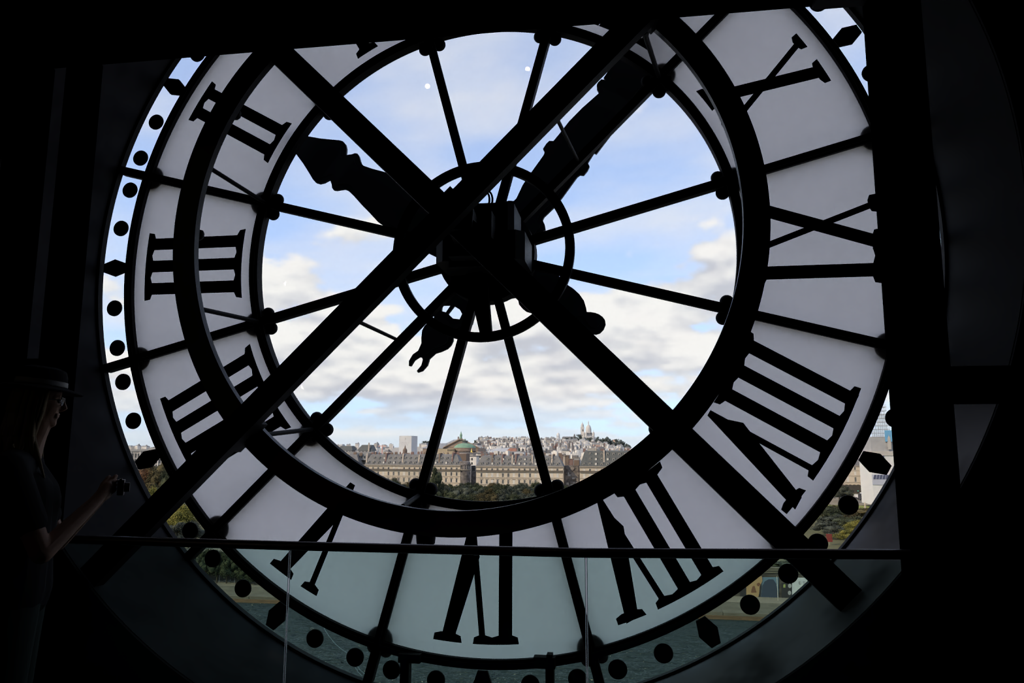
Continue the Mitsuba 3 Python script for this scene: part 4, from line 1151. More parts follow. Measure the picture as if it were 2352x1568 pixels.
part(k, 'front_block', mikit.ply(cat(bx(xat(1000, Yo - 44), xat(1043, Yo - 44), Yo - 44, Yo - 5, ZS, ZO(1031)), bx(xat(1026, Yo - 46), xat(1042, Yo - 46), Yo - 46, Yo - 44, ZS, ZO(1030))), B('opera_cream', (0.36, 0.30, 0.21), 0.85, 0.1)))
for i in range(5):
    part(k, 'window', mikit.ply(bx(xat(1028, Yo - 46) + i * 1.9, xat(1028, Yo - 46) + i * 1.9 + 0.8, Yo - 46.4, Yo - 46, ZO(1036), ZO(1032)), DARK))
part(k, 'apollo_group', mikit.ply(lathe([(2.0, za - 1.5), (2.0, za + 1.2), (1.6, za + 1.6), (1.5, za + 4.0), (2.1, za + 4.4), (1.7, za + 6.0), (0.8, za + 8.0), (0.5, za + 9.8), (0.0, za + 11.0)], 12, (ga, Yo - 0.5, 0)), COPPER, 40), label='green bronze statue group on the gable peak')
e = gv[2] + back
part(k, 'ridge_statue', mikit.ply(lathe([(1.7, e[2] - 2), (1.7, e[2] + 0.8), (1.1, e[2] + 1.2), (1.3, e[2] + 4.2), (0, e[2] + 4.6)], 10, (XO(1035), Yo + 50, 0)), OPERA, 40))
k = thing('gilded_statue', 'small gilded statue on the roof edge in front of the green dome', 'statue')
gx, gz = xat(1083, Yo - 50), zat(1083, 1041.5, Yo - 50)
part(k, 'figure', mikit.ply(lathe([(2.3, gz), (2.1, gz + 1.3), (1.5, gz + 2.2), (1.0, gz + 3.6), (0.6, gz + 4.6), (0.75, gz + 5.3), (0.3, gz + 6.2), (0.15, gz + 7.0), (0, gz + 8.0)], 10, (gx, Yo - 50, 0)), GOLD, 40))
part(k, 'wing', mikit.ply(cat(beam((gx - 1.8, Yo - 50, gz + 0.6), (gx - 0.3, Yo - 50, gz + 3.8), 0.5, 0.7), beam((gx + 1.8, Yo - 50, gz + 0.6), (gx + 0.3, Yo - 50, gz + 3.8), 0.5, 0.7)), GOLD))
part(k, 'pedestal', mikit.ply(bx(gx - 2.6, gx + 2.6, Yo - 53, Yo - 47, gz - 14, gz), OPERA))

# ------------------------------------------------------------------ hill, houses, basilica
SK = [(200, 1031), (300, 1030), (420, 1030), (860, 1027), (900, 1025), (1000, 1021), (1090, 1013), (1130, 1011), (1200, 1010.5), (1260, 1011), (1300, 1013), (1350, 1015), (1395, 1019), (1430, 1023), (1460, 1028), (1520, 1036), (1900, 1036), (2100, 1036)]


def crest(px):
    return (1045 - np.interp(px, [a for a, _ in SK], [b for _, b in SK])) / FPX * 3200 - 6.0


def hill_z(x, y):
    dx, dy = x - CAM[0], y - CAM[1]
    D = dx * FWD[0] + dy * FWD[1]
    px = 1176 + FPX * (dx * RGT[0] + dy * RGT[1]) / np.maximum(D, 1)
    t = np.clip((D - 700) / 2500.0, 0, 1)
    t = t * t * (3 - 2 * t) * 0.45 + 0.55 * t
    return ZS - 0.5 + (crest(px) + EYE - ZS) * t


structure('hill_1', grid(-3600, 2600, 690, 3700, 90, 60, hill_z), HILL, 'city hill rising to the basilica')
hv = []
hb = cat(bx(-0.5, 0.5, -0.5, 0.5, -0.6, 1.0))
hw = cat([bx(-0.43 + i * 0.185, -0.43 + i * 0.185 + 0.085, -0.515, -0.49, 0.10 + j * 0.22, 0.10 + j * 0.22 + 0.13) for i in range(5) for j in range(4)])
hr1 = trimesh.Trimesh([(-0.53, -0.54, 1), (0.53, -0.54, 1), (0.53, 0.54, 1), (-0.53, 0.54, 1), (-0.40, -0.3, 1.25), (0.40, -0.3, 1.25), (0.40, 0.3, 1.25), (-0.40, 0.3, 1.25)], [[0, 1, 5], [0, 5, 4], [1, 2, 6], [1, 6, 5], [2, 3, 7], [2, 7, 6], [3, 0, 4], [3, 4, 7], [4, 5, 6], [4, 6, 7]], process=False)
hr2 = cat(trimesh.Trimesh([(-0.53, -0.54, 1), (0.53, -0.54, 1), (0.53, 0.54, 1), (-0.53, 0.54, 1), (-0.53, 0.0, 1.22), (0.53, 0.0, 1.22)], [[0, 1, 5], [0, 5, 4], [2, 3, 4], [2, 4, 5], [1, 2, 5], [3, 0, 4]], process=False), bx(0.2, 0.36, -0.2, 0.1, 1.0, 1.36))
hr3 = cat(bx(-0.52, 0.52, -0.52, 0.52, 1.0, 1.05), bx(-0.3, 0.1, -0.2, 0.3, 1.05, 1.2))
HB = [mikit.ply(hb, b_) for b_ in HW]
HRF = [[mikit.ply(m_, b_) for b_ in HR] for m_ in (hr1, hr2, hr3)]
HWN = mikit.ply(hw, HWIN)
HL = {'hidden': ('house of the city behind the milk-white panels', 'houses hidden behind the white panels'),
      'slope': ('small pale house in the dense roofs between the long fronts and the hilltop', 'pale houses crowding the slope below the basilica'),
      'left': ('small pale house on the skyline behind the white hoarding', 'pale houses on the skyline at the left of the view'),
      'edge': ('tiny pale house on the skyline at the left rim', 'tiny houses on the skyline at the left rim'),
      'right': ('tiny pale house on the skyline at the right rim', 'tiny houses on the skyline at the right rim')}


def house(px, D, kind, r):
    g = at(px, 1045, D)
    z = float(hill_z(np.array([g[0]]), np.array([g[1]]))[0])
    w, dp, h = r.uniform(9, 19), r.uniform(9, 14), r.uniform(12, 20)
    if D > 2900:
        h *= 0.62
    if D < 1000:
        h = max(h, (EYE + r.uniform(0.5, 4) - z) / 1.2)
    lab, grp = HL[kind]
    bi = r.choice([0, 0, 0, 0, 0, 1, 1, 2, 2, 2, 2] if r.random() < 0.95 else [3])
    fi, ri = r.randrange(3), r.choice([0, 0, 1, 1, 1, 2])
    if kind == 'slope':
        lab = '%s house, %s %s roof, %s, %s' % (('white', 'cream', 'grey', 'pink')[bi], ('pale', 'mid grey', 'dark')[ri], ('hipped', 'gabled', 'flat')[fi], 'behind the fronts' if D < 1000 else 'low slope' if D < 1900 else 'high slope', 'left of the spoke' if px < 1225 else 'right of the spoke' if px < 1300 else 'below the basilica')
    elif kind == 'hidden':
        pass
    else:
        lab = '%s house with %s roof %s' % (('white', 'cream', 'grey', 'pink')[bi], ('a pale', 'a mid grey', 'a dark')[ri], lab.split('house ')[1])
    k = thing('city_house', lab, 'house', grp)
    to = T().translate([float(g[0]), float(g[1]), z]).rotate([0, 0, 1], r.uniform(-28, 28)).scale([w, dp, h])
    part(k, 'walls', HB[bi], to)
    part(k, 'roof', HRF[fi][ri], to)
    part(k, 'windows', HWN, to)


hr_ = random.Random(21)
rowsD = [760, 860, 980, 1120, 1290, 1480, 1700, 1950, 2220, 2500, 2780, 3040]
for D in rowsD:
    step = 20.0 * FPX / D * hr_.uniform(0.95, 1.1)
    px = 1092 + hr_.uniform(0, step)
    while px < 1452:
        if not (D < 1250 and px < 1100) and not (D > 2700 and px > 1288 and hr_.random() < 0.85) and not (D > 2400 and px > 1400):
            house(px, D + hr_.uniform(-60, 60), 'slope', hr_)
        px += step * hr_.uniform(0.75, 1.2)
for D in [900, 1250, 1650, 2100, 2600, 3000]:
    step = 27.0 * FPX / D
    px = 858 + hr_.uniform(0, step)
    while px < 1012:
        if not (D < 1200 and px > 960) and not 912 < px < 962 + (D < 700):
            house(px, D + hr_.uniform(-60, 60), 'left', hr_)
        px += step * hr_.uniform(0.8, 1.2)
for D in [1500, 2300, 3000]:
    for px in np.arange(296, 384, 27.0 * FPX / D * 0.9):
        house(px + hr_.uniform(-3, 3), D, 'edge', hr_)
for D in [1400, 2400]:
    for px in np.arange(1955, 2006, 27.0 * FPX / D * 0.9):
        house(px + hr_.uniform(-3, 3), D, 'right', hr_)

for px_, top_, Y_, w_, bi in ((1066, 1040, 690, 9, 0), (1076, 1043, 640, 8, 2), (1088, 1041.5, 660, 12, 0), (1100, 1040, 700, 10, 0), (1108, 1043, 640, 8, 1), (1083, 1048, 600, 8, 0)):
    x_, zt_ = xat(px_, Y_), zat(px_, top_, Y_)
    k = thing('city_house', '%s blank-walled house behind the narrow street gap, in front of the green dome' % ('white', 'cream', 'grey')[bi], 'house', 'houses behind the narrow street gap')
    part(k, 'walls', mikit.ply(bx(x_ - w_ / 2, x_ + w_ / 2, Y_, Y_ + 12, ZS, zt_), HW[bi]))
    part(k, 'roof', mikit.ply(bx(x_ - w_ / 2 - 0.3, x_ + w_ / 2 + 0.3, Y_ - 0.4, Y_ + 12, zt_, zt_ + 0.7), HR[2]))
    for j in range(4):
        part(k, 'window', mikit.ply(bx(x_ - 2.6 + 2.4 * (j % 2), x_ - 1.4 + 2.4 * (j % 2), Y_ - 0.15, Y_ + 0.1, zt_ - 3.0 - 3.4 * (j // 2), zt_ - 1.2 - 3.4 * (j // 2)), PANE))

# small clutter on the roofs: chimney blocks, sheds and roof lights between the houses
cr_ = random.Random(77)
for bs, lab, n in ((HW[0], 'countless white chimney blocks and sheds among the far roofs', 420), (HR[2], 'countless dark chimney blocks among the far roofs', 380), (BRICK, 'countless brick chimneys among the far roofs', 90)):
    ms = []
    for i in range(n):
        D = cr_.choice([700, 850, 1000, 1200, 1400, 1650, 1900, 2200, 2500, 2800]) + cr_.uniform(-80, 80)
        px = cr_.uniform(1096, 1300 if D > 2400 else 1400)
        g = at(px, 1045, D)
        z = float(hill_z(np.array([g[0]]), np.array([g[1]]))[0])
        h = cr_.uniform(15, 22)
        if D < 950:
            h = max(h, EYE + cr_.uniform(0, 4) - z)
        w = cr_.uniform(1.2, 5.0)
        m = bx(-w / 2, w / 2, -1.5, 1.5, 4.0, h)
        m.apply_transform(trimesh.transformations.rotation_matrix(cr_.uniform(-0.5, 0.5), [0, 0, 1]))
        m.apply_translation([g[0], g[1], z])
        ms.append(m)
    k = thing('roof_clutter', lab, 'rooftop clutter', kind='stuff')
    whole(k, mikit.ply(cat(ms), bs))

# the city goes on behind the milk-white panels
front('street_front', 'street front that goes on to the left behind the milk-white panels', 548, 560, 826, ROWS[:2], -7.1, 0.4, 3.9, seed=31, dormers=((0.12, 1.0),), group='fronts hidden behind the white panels')
front('street_front', 'street front that goes on to the right behind the milk-white panels', 520, 1550, 1868, ROWS[:2], -7.0, 0.8, 3.9, seed=32, dormers=((0.12, 1.0),), group='fronts hidden behind the white panels')
for D in (900, 1400, 2100, 2900):
    for px in list(np.arange(470, 850, 34.0 * FPX / D)) + list(np.arange(1475, 1940, 34.0 * FPX / D)):
        house(float(px) + hr_.uniform(-4, 4), D + hr_.uniform(-60, 60), 'hidden', hr_)

# basilica on the hill
k = thing('basilica', 'white domed basilica with a tall bell tower on the hilltop', 'basilica')
b0 = at(1352, 1014, 3300)
S = 3300 / FPX
bX, bY, bZ = b0[0], b0[1], b0[2]
rot_ = T().translate([bX, bY, bZ]).rotate([0, 0, 1], 25)


def dome(r, zb, zd, zt, zl, cx=0, cy=0, n=20):
    H = zt - zd
    pr = [(r * 0.98, zb), (r * 0.98, zd - 2), (r * 1.06, zd - 1.5), (r * 1.06, zd)] + [(r * (1 - t ** 2.6) ** 0.62, zd + H * t) for t in (0.0, 0.2, 0.4, 0.6, 0.75, 0.87, 0.95)] + [(r * 0.16, zt), (r * 0.16, zt + (zl - zt) * 0.5), (r * 0.2, zt + (zl - zt) * 0.55), (0, zl)]
    return lathe(pr, n, (cx, cy, 0))


part(k, 'great_dome', mikit.ply(dome(12.2, 20, 47, 74, 91), WHITE, 40), rot_)
part(k, 'dome_gallery', mikit.ply(cat([bx(-0.9, 0.9, -0.5, 0.5, 31, 37).apply_transform(trimesh.transformations.rotation_matrix(a_, [0, 0, 1])) if False else bx(12.1 * math.cos(a_) - 0.8, 12.1 * math.cos(a_) + 0.8, 12.1 * math.sin(a_) - 0.8, 12.1 * math.sin(a_) + 0.8, 31, 37) for a_ in np.linspace(0, 6.28, 17)[:-1]]), DARK), rot_)
for cx_, cy_ in ((17, -14), (-17, -14), (17, 14), (-17, 14)):
    part(k, 'corner_dome', mikit.ply(dome(5.0, 14, 33, 43, 52, cx_, cy_, 14), WHITE, 40), rot_)
part(k, 'nave', mikit.ply(cat(bx(-25, 25, -20, 30, -12, 20), bx(-14, 14, -26, -18, -12, 24)), WHITE), rot_)
part(k, 'porch', mikit.ply(cat(bx(-12, 12, -31, -26, -12, 12), trimesh.Trimesh([(-12, -31, 12), (12, -31, 12), (0, -31, 20), (-12, -24, 12), (12, -24, 12), (0, -24, 20)], [[0, 1, 2], [0, 2, 5], [0, 5, 3], [1, 4, 5], [1, 5, 2]], process=False)), WHITE), rot_)
for i in range(3):
    part(k, 'porch_arch', mikit.ply(bx(-9 + i * 6.6, -5 + i * 6.6, -31.3, -31, -8, 6), DARK), rot_)
bt = at(1338, 1014, 3330)
tz = T().translate([bt[0], bt[1], bt[2]])
part(k, 'bell_tower', mikit.ply(cat(bx(-7.2, 7.2, -7.2, 7.2, -12, 62), bx(-7.8, 7.8, -7.8, 7.8, 62, 64), bx(-8.6, 8.6, -8, 8, -12, 22), lathe([(6.2, 64), (6.2, 70), (6.6, 71), (5.2, 75), (2.2, 80), (1.0, 82), (0.9, 85), (0, 89)], 14)), WHITE, 40), tz)
part(k, 'belfry_opening', mikit.ply(cat(bx(0.4, 4.4, -7.5, -7.1, 44, 53)), DARK), tz)
k = thing('stone_church', 'low stone church with a long roof and small belfry left of the basilica', 'church')
c0 = at(1308, 1011, 3250)
tz = T().translate([c0[0], c0[1], c0[2]])
part(k, 'nave', mikit.ply(bx(-32, 26, -8, 8, -14, 9), HW[2]), tz)
part(k, 'roof', mikit.ply(trimesh.Trimesh([(-33, -9, 9), (27, -9, 9), (27, 9, 9), (-33, 9, 9), (-28, 0, 16), (27, 0, 16)], [[0, 1, 5], [0, 5, 4], [2, 3, 4], [2, 4, 5], [1, 2, 5], [3, 0, 4]], process=False), HR[2]), tz)
part(k, 'belfry', mikit.ply(cat(bx(18, 25, -6, 4, 0, 20), lathe([(3.2, 20), (3.4, 22), (2.2, 25), (0.3, 27), (0, 30)], 10, (21.5, -1, 0))), HR[2]), tz)
k = thing('water_tower', 'pale faint domed water tower on the skyline left of the stone church', 'tower')
c0 = at(1282, 1010, 3350)
part(k, 'shaft', mikit.ply(lathe([(7, -34), (7, 16), (8, 17), (8, 19), (7, 20), (6.5, 25), (4.5, 29), (1.5, 31), (0, 32)], 18), TARP, 40), T().translate([c0[0], c0[1], c0[2]]))
k = thing('brick_house', 'pink brick apartment house alone on the right shoulder of the hill', 'house')
c0 = at(1411.5, 1016, 3250)
tz = T().translate([c0[0], c0[1], c0[2]])
part(k, 'walls', mikit.ply(bx(-8, 8, -6, 6, -14, 9), HW[3]), tz)
part(k, 'roof', mikit.ply(bx(-8.5, 8.5, -6.5, 6.5, 9, 12), POT), tz)
k = thing('tower_crane', 'distant pale red tower crane left of the white hoarding', 'crane')
c0 = at(878, 1024.5, 1500)
cr = [rod((0, 0, -40), (0, 0, 0.8), 0.9, n=6), rod((-8, 0, 0), (8, 0, 0), 0.5, n=6), rod((0, 0, 2.5), (8, 0, 0.2), 0.2, n=5), rod((0, 0, 2.5), (-8, 0, 0.2), 0.2, n=5)]
part(k, 'mast', mikit.ply(cr[0], CRANE), T().translate([c0[0], c0[1], c0[2]]))
part(k, 'jib', mikit.ply(cat(cr[1:]), CRANE), T().translate([c0[0], c0[1], c0[2]]))
k = thing('glass_roof_hall', 'broad pale grey hall roof below the white houses, right of the dome', 'building')
c0 = at(1128, 1040, 900)
tz = T().translate([c0[0], c0[1], c0[2]])
part(k, 'roof', mikit.ply(trimesh.Trimesh([(-7, -10, 0.5), (17, -10, 0.5), (18, 30, 6.5), (1, 30, 5.5)], [[0, 1, 2], [0, 2, 3]], process=False), HR[0]), tz)
part(k, 'walls', mikit.ply(bx(-6.5, 16.5, -9, 29, -28, 0.4), HW[1]), tz)
k = thing('brick_house', 'red brick block among the pale roofs, below the middle of the skyline', 'house')
c0 = at(1176, 1036, 1000)
tz = T().translate([c0[0], c0[1], c0[2]])
part(k, 'walls', mikit.ply(bx(-6, 6, -5, 5, -30, 4), B('red_brick_wall', (0.36, 0.19, 0.15), 0.9, 0.1)), tz)
part(k, 'roof', mikit.ply(bx(-6.3, 6.3, -5.3, 5.3, 4, 5), HR[1]), tz)

# ------------------------------------------------------------------ trees


def crown(seed, n, sub, w=1.0, spread=0.62, base=0.32, rag=0.35):
    r = random.Random(seed)
    ms = []
    for i in range(n):
        t = r.uniform(0, 6.283)
        h = r.uniform(base, 0.88)
        rad = spread * math.sqrt(r.random()) * (1.0 - 0.75 * max(0, h - 0.55) / 0.45) * w
        s = trimesh.creation.icosphere(sub, 1.0)
        v = np.array(s.vertices)
        nz = meshkit.fbm(v * 2.3 + seed * 3.1 + i * 7.7, 3)[:, None]
        nn = meshkit.noise(v * 8 + i * 3.3 + seed, 2)[:, None]
        v = v * (0.62 + 0.55 * nz + rag * (nn - 0.5))
        rr = r.uniform(0.10, 0.165)
        v = v * np.array([rr * 1.15, rr * 1.15, rr]) + np.array([rad * 0.5 * math.cos(t) * 1.6, rad * 0.5 * math.sin(t) * 1.6, h * 0.92])
        ms.append(trimesh.Trimesh(v, s.faces, process=False))
    return cat(ms)


def leafy(seed, n, size, blobs, spread=0.62, base=0.3):
    """a crown of separate small leaf sprays (quads) gathered in clumps"""
    r = np.random.default_rng(seed)
    cs = []
    for i in range(blobs):
        t, h = r.uniform(0, 6.283), r.uniform(base, 0.9)
        rad = spread * 0.8 * math.sqrt(r.random()) * (1 - 0.7 * max(0, h - 0.55) / 0.45)
        cs.append((rad * math.cos(t), rad * math.sin(t), h, r.uniform(0.10, 0.2)))
    cs = np.array(cs)
    c = cs[r.integers(0, blobs, n)]
    d = r.normal(size=(n, 3))
    d /= np.linalg.norm(d, axis=1, keepdims=True)
    p = c[:, :3] + d * c[:, 3:4] * (r.random((n, 1)) ** 0.4)
    a = r.normal(size=(n, 3))
    a /= np.linalg.norm(a, axis=1, keepdims=True)
    b = np.cross(a, d)
    b /= np.maximum(np.linalg.norm(b, axis=1, keepdims=True), 1e-6)
    s = size * r.uniform(0.6, 1.3, (n, 1))
    v = np.stack([p - a * s, p - b * s * 0.7, p + a * s, p + b * s * 0.7], 1).reshape(-1, 3)
    i = np.arange(n)[:, None] * 4
    return trimesh.Trimesh(v, np.vstack([i + [0, 1, 2], i + [0, 2, 3]]), process=False)


CR = [cat(crown(s, 11, 1, spread=0.46, base=0.46), leafy(s + 50, 4200, 0.021, 26)) for s in (1, 2, 3)]
CRP = {}
TRUNK = mikit.ply(cat(rod((0, 0, -0.02), (0.01, 0, 0.45), 0.035, 0.022, 8), rod((0.01, 0, 0.4), (0.12, 0.05, 0.7), 0.02, 0.008, 6), rod((0.01, 0, 0.4), (-0.12, -0.03, 0.68), 0.018, 0.008, 6)), BARK)
SMALL = [cat(crown(s, 9, 1, base=0.2), leafy(s, 350, 0.05, 12)) for s in (11, 12)]


def tree(x, y, z, h, w, lf, label, group, v, name='garden_tree', small=False):
    k = thing(name, label, 'tree', group)
    key = (v, lf, small)
    if key not in CRP:
        CRP[key] = mikit.ply((SMALL if small else CR)[v % (2 if small else 3)], LEAF[lf], False)
    to = T().translate([float(x), float(y), float(z)]).rotate([0, 0, 1], (v * 67 + int(abs(x) * 7)) % 360).scale([w, w, h])
    part(k, 'crown', CRP[key], to)
    part(k, 'trunk', TRUNK, to)


tr = random.Random(5)
GL = 'dark green and rust tree in the long row in front of the cream fronts'
GG = 'trees in the row in front of the cream fronts'
for (D, y_top, n, x0, x1) in ((452, 1107.5, 22, 842, 1300), (424, 1112, 21, 850, 1290), (392, 1121, 19, 860, 1290), (355, 1131, 17, 870, 1290)):
    for i in range(n):
        px = x0 + (x1 - x0) * (i + 0.5 + tr.uniform(-0.25, 0.25)) / n
        g = at(px, 1045, D)
        top = at(px, y_top + tr.uniform(-2.5, 3.5), D)[2]
        lf = tr.choice([0, 0, 0, 1, 3, 3])
        lab = '%s tree, %s garden row, %s' % ({0: 'dark green', 1: 'rust-tinged', 3: 'grey green'}[lf], {452: 'rearmost', 424: 'second', 392: 'third', 355: 'nearest'}[D], 'left of the lower left spoke' if px < 985 else 'under the middle front' if px < 1130 else 'left of the lower right spoke' if px < 1250 else 'right of the lower right spoke')
        tree(g[0], g[1], ZS, top - ZS, tr.uniform(8.5, 11.5), lf, lab, GG, tr.randrange(3))
for px, top, D, w, lf, lab in ((906, 1097, 440, 11, 0, 'bushy dark tree rising left of the lower left spoke'), (894, 1101, 438, 9, 1, 'rust-tinged tree at the left end of the garden row'), (1003, 1072, 400, 8.5, 0, 'tall narrow green tree right beside the lower left spoke'), (968, 1092, 430, 10, 3, 'grey green tree hidden partly by the lower left spoke')):
    g = at(px, 1045, D)
    tree(g[0], g[1], ZS, at(px, top, D)[2] - ZS, w, lf, lab, None, px % 3)
for D in (430, 375):
    for px in list(range(490, 840, 36)) + list(range(1312, 1880, 36)):
        g = at(px + tr.uniform(-8, 8), 1045, D)
        tree(g[0], g[1], ZS, tr.uniform(8.5, 11.0), tr.uniform(9, 12), tr.choice([0, 0, 1, 3]), 'garden tree hidden behind the milk-white panels', 'garden trees hidden behind the white panels', tr.randrange(3))
# left rim: gardens and riverside trees
for px, top, D, w, lf, lab in ((352, 1058, 420, 16, 1, 'brown green tree below the left lozenge'), (382, 1052, 400, 15, 1, 'olive brown tree right of the left lozenge'), (335, 1074, 380, 12, 5, 'reddish brown tree at the far left rim'), (370, 1078, 350, 14, 1, 'broad brown tree under the left lozenge'), (395, 1080, 340, 13, 0, 'dark green tree beside the left end of the crossed beam'),
                               (350, 1118, 265, 10, 2, 'bright yellow green tree at the left rim, above the beam'), (362, 1126, 255, 9, 2, 'yellow tree right beside the beam at the left rim'),
                               (395, 1150, 240, 10, 3, 'grey green tree below the beam at the left rim'), (412, 1158, 232, 11, 2, 'tall yellow green poplar under the left beam'), (428, 1164, 228, 10, 2, 'yellow green tree above the lowest left dots'), (446, 1192, 226, 9, 3, 'grey shrub-like tree beside the lower left rosette'), (418, 1196, 222, 9, 3, 'pale green tree just above the handrail at the left')):
    g = at(px, 1045, D)
    tree(g[0], g[1], ZS, at(px, top, D)[2] - ZS, w, lf, lab, None, int(px) % 3)
for px, top, lf in ((452, 1266, 3), (476, 1258, 0), (500, 1262, 0), (522, 1268, 0), (545, 1282, 0), (572, 1300, 0), (600, 1318, 0)):
    g = un(px, 1300, 182.9)
    lab = 'dark tree on the lower quay, %s of the seven behind the left glass panel' % {452: 'leftmost', 476: 'second', 500: 'third', 522: 'fourth', 545: 'fifth', 572: 'sixth', 600: 'rightmost'}[px]
    tree(g[0], g[1], ZQ + 0.05, zat(px, top, 182.9) - ZQ, 5.6, lf, lab, 'dark riverside trees at the lower left', int(px) % 3, 'quay_tree')
# right rim
for px, top, D, w, lf, lab in ((1922, 1113, 470, 13, 0, 'round dark tree in front of the arcade'), (1932, 1116, 455, 12, 3, 'grey green tree left of the traffic at the right rim'),
                               (1898, 1160, 300, 13, 0, 'dark green tree left of the lone dot at the right rim'), (1915, 1158, 310, 12, 1, 'olive tree below the lone dot at the right rim'), (1960, 1166, 330, 12, 1, 'rust-coloured hedge tree below the paved square'), (1985, 1164, 335, 12, 1, 'brownish tree nearest the right rim'),
                               (1905, 1180, 275, 12, 3, 'grey green tree in the middle of the right clump'), (1928, 1186, 270, 12, 0, 'darkest tree of the right clump'), (1890, 1195, 265, 11, 3, 'grey tree above the red sign'), (1950, 1184, 262, 11, 0, 'dark tree behind the yellow tree'), (1912, 1205, 256, 9, 3, 'low grey green tree behind the red sign'),
                               (1955, 1192, 240, 8.5, 2, 'bright yellow green tree beside the right rim'), (1938, 1210, 236, 7.5, 2, 'lower yellow green bush tree near the red sign'), (1972, 1185, 245, 7, 2, 'yellow green tree at the very edge of the right rim'),
                               (1790, 1285, 190, 9, 3, 'grey green tree over the posters, under the handrail'), (1765, 1288, 191, 8, 0, 'dark tree over the posters, left of the beam'), (1735, 1298, 192, 8, 0, 'small dark tree above the face poster'), (1815, 1283, 190, 8, 3, 'leafy grey tree beside the right end of the beam')):
    g = at(px, 1045, D)
    tree(g[0], g[1], ZS, at(px, top, D)[2] - ZS, w, lf, lab, None, int(px) % 3)
# distant hill trees
tt = random.Random(9)
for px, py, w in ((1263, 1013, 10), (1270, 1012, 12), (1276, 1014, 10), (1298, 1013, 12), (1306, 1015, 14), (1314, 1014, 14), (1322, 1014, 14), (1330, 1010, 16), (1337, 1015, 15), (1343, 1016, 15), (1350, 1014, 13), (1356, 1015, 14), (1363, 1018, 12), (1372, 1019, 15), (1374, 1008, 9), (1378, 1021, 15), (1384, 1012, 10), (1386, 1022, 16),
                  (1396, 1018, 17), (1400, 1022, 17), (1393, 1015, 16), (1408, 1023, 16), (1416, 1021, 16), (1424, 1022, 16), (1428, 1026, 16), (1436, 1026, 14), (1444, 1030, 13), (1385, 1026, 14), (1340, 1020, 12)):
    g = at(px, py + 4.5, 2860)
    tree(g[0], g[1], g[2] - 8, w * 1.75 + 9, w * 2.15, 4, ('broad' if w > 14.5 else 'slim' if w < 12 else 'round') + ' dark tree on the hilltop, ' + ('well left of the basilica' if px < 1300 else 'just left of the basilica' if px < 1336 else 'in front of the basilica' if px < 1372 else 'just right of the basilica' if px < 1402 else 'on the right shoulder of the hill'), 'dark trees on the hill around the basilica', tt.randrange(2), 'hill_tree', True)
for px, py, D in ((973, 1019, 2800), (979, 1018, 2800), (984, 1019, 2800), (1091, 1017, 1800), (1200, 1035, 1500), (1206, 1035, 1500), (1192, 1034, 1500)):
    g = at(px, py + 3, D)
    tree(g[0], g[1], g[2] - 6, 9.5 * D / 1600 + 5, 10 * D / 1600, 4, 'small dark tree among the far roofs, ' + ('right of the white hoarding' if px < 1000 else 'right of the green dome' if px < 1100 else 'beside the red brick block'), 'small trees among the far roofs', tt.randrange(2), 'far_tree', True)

# ------------------------------------------------------------------ traffic on the square at the right
VAN = B('white_van_paint', (0.62, 0.63, 0.64), 0.4, 0.4)
CARB = [B('car_dark', (0.05, 0.05, 0.06), 0.35, 0.5), B('car_red', (0.22, 0.05, 0.045), 0.35, 0.5), B('car_grey', (0.32, 0.33, 0.34), 0.35, 0.5)]
TYRE = B('tyre', (0.02, 0.02, 0.02), 0.9, 0.1)


def car(px, py, bs, lab, kind, L=4.3, H=1.5, box=False):
    g = un(px, py, 0)
    d = FWD + (px - 1176) / FPX * RGT - (py - 784) / FPX * UPV
    t = (ZS + 0.1 - CAM[2]) / d[2]
    g = CAM + d * t
    k = thing(kind, lab, kind.replace('_', ' '))
    if box:
        prof = [(-L / 2, 0.4), (L / 2, 0.4), (L / 2, 1.2), (L / 2 - 0.5, 1.5), (L / 2 - 0.9, H), (-L / 2, H)]
        win = [(L / 2 - 1.9, 1.35), (L / 2 - 0.6, 1.35), (L / 2 - 0.95, H - 0.25), (L / 2 - 1.9, H - 0.25)]
    else:
        prof = [(-L / 2, 0.4), (L / 2, 0.4), (L / 2, 0.8), (L / 2 - 0.9, 0.95), (L / 2 - 1.5, H), (-L / 2 + 0.9, H), (-L / 2 + 0.2, 0.95), (-L / 2, 0.9)]
        win = [(-L / 2 + 0.6, 0.98), (L / 2 - 1.2, 0.98), (L / 2 - 1.6, H - 0.1), (-L / 2 + 1.0, H - 0.1)]
    to = T().translate([float(g[0]), float(g[1]), float(g[2])]).rotate([0, 0, 1], -18)
    part(k, 'body', mikit.ply(ext(Polygon(prof), -0.85, 0.85), bs), to)
    part(k, 'side_window', mikit.ply(ext(Polygon(win), -0.87, 0.87), PANE), to)
    for x_ in (-L / 2 + 0.8, L / 2 - 0.85):
        for y_ in (-0.8, 0.8):
            part(k, 'wheel', mikit.ply(rod((x_, y_ - 0.1, 0.33), (x_, y_ + 0.1, 0.33), 0.33, n=12), TYRE), to)


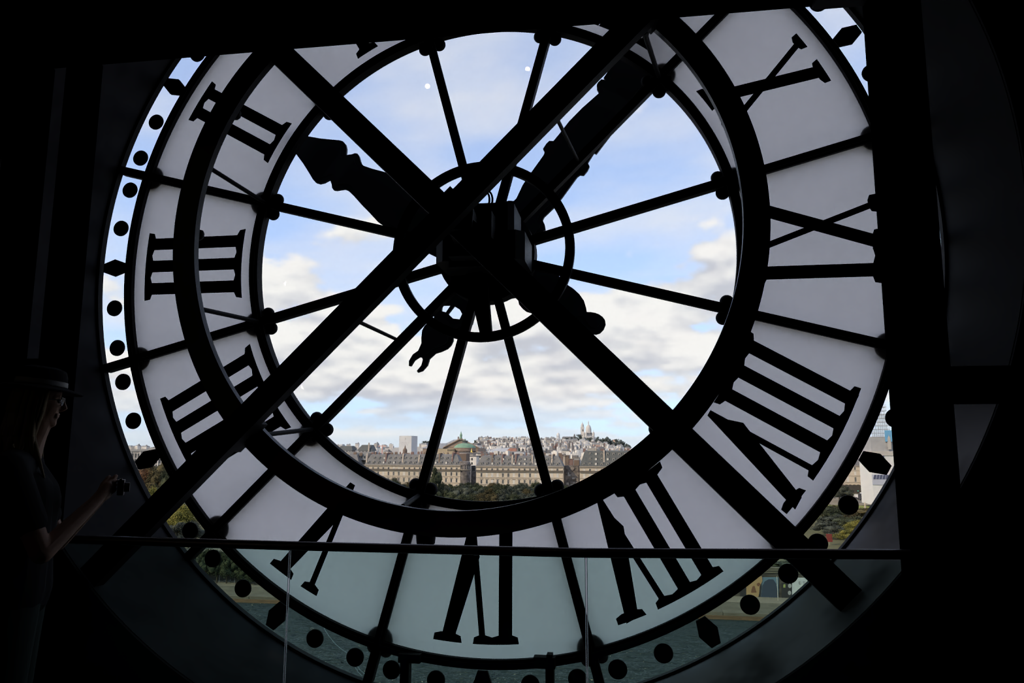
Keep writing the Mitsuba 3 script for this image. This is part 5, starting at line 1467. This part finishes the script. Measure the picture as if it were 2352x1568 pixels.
car(1972, 1144, VAN, 'white delivery van in the traffic behind the right rim', 'van', 5.6, 2.5, True)
car(1991, 1143, VAN, 'pale lorry right of the white van', 'truck', 8.0, 3.4, True)
car(1982, 1149, CARB[0], 'dark car in front of the pale lorry', 'car')
car(1998, 1149, CARB[1], 'dark red car near the right rim', 'car')
car(1966, 1147, CARB[0], 'dark car left of the white van', 'car')
car(1923, 1144, CARB[2], 'grey car left of the lone dot at the right rim', 'car')
k = thing('coach', 'long dark coach behind the van and the lorry', 'bus')
g = un(1985, 1100, 520)
part(k, 'body', mikit.ply(bx(xat(1968, 520), xat(2000, 520), 520, 522.5, ZS + 0.5, ZS + 3.6), CARB[0]))
part(k, 'window_band', mikit.ply(bx(xat(1968.5, 520), xat(1999.5, 520), 519.9, 520.05, ZS + 1.9, ZS + 3.0), PANE))
for i in range(3):
    part(k, 'wheel', mikit.ply(rod((xat(1972 + i * 11, 520), 519.8, ZS + 0.5), (xat(1972 + i * 11, 520), 520.2, ZS + 0.5), 0.5, n=12), TYRE))
k = thing('traffic_light', 'traffic light glowing green in front of the arcade', 'traffic light')
g = at(1970.5, 1127, 480)
part(k, 'post', mikit.ply(rod((g[0], g[1], ZS), (g[0], g[1], g[2] + 0.5), 0.10, n=8), TYRE))
s = trimesh.creation.icosphere(2, 0.26)
s.apply_translation(g + np.array([0, -0.3, 0]))
key = part(k, 'green_lamp', mikit.ply(s, TYRE))
scene[key]['emitter'] = {'type': 'area', 'radiance': {'type': 'rgb', 'value': [0.03, 0.22, 0.15]}}
k = thing('road_sign', 'red road-works sign of two stacked boards near the yellow tree', 'sign')
RED = B('sign_red', (0.15, 0.034, 0.030), 0.8, 0.1)
for i, (a_, b_, c_, d_) in enumerate(((1898, 1911, 1226, 1234.5), (1900, 1912, 1235, 1244))):
    pa, pb = un(a_, d_, 248), un(b_, c_, 248)
    part(k, 'board', mikit.ply(bx(pa[0], pb[0], 248, 248.15, pa[2], pb[2]), RED))
pa = un(1905, 1240, 248)
part(k, 'post', mikit.ply(rod((pa[0], 248.2, ZS), (pa[0], 248.2, pa[2] + 2), 0.06, n=6), SCAF))
k = thing('statue', 'small pale garden statue on the lawn at the right rim', 'statue')
pa = at(1987, 1163, 400)
part(k, 'figure', mikit.ply(lathe([(0.5, 0), (0.5, 1.3), (0.3, 1.4), (0.42, 2.2), (0.35, 2.9), (0.14, 3.1), (0.2, 3.3), (0, 3.6)], 10), PALE, 40), T().translate([pa[0], pa[1], ZS]))
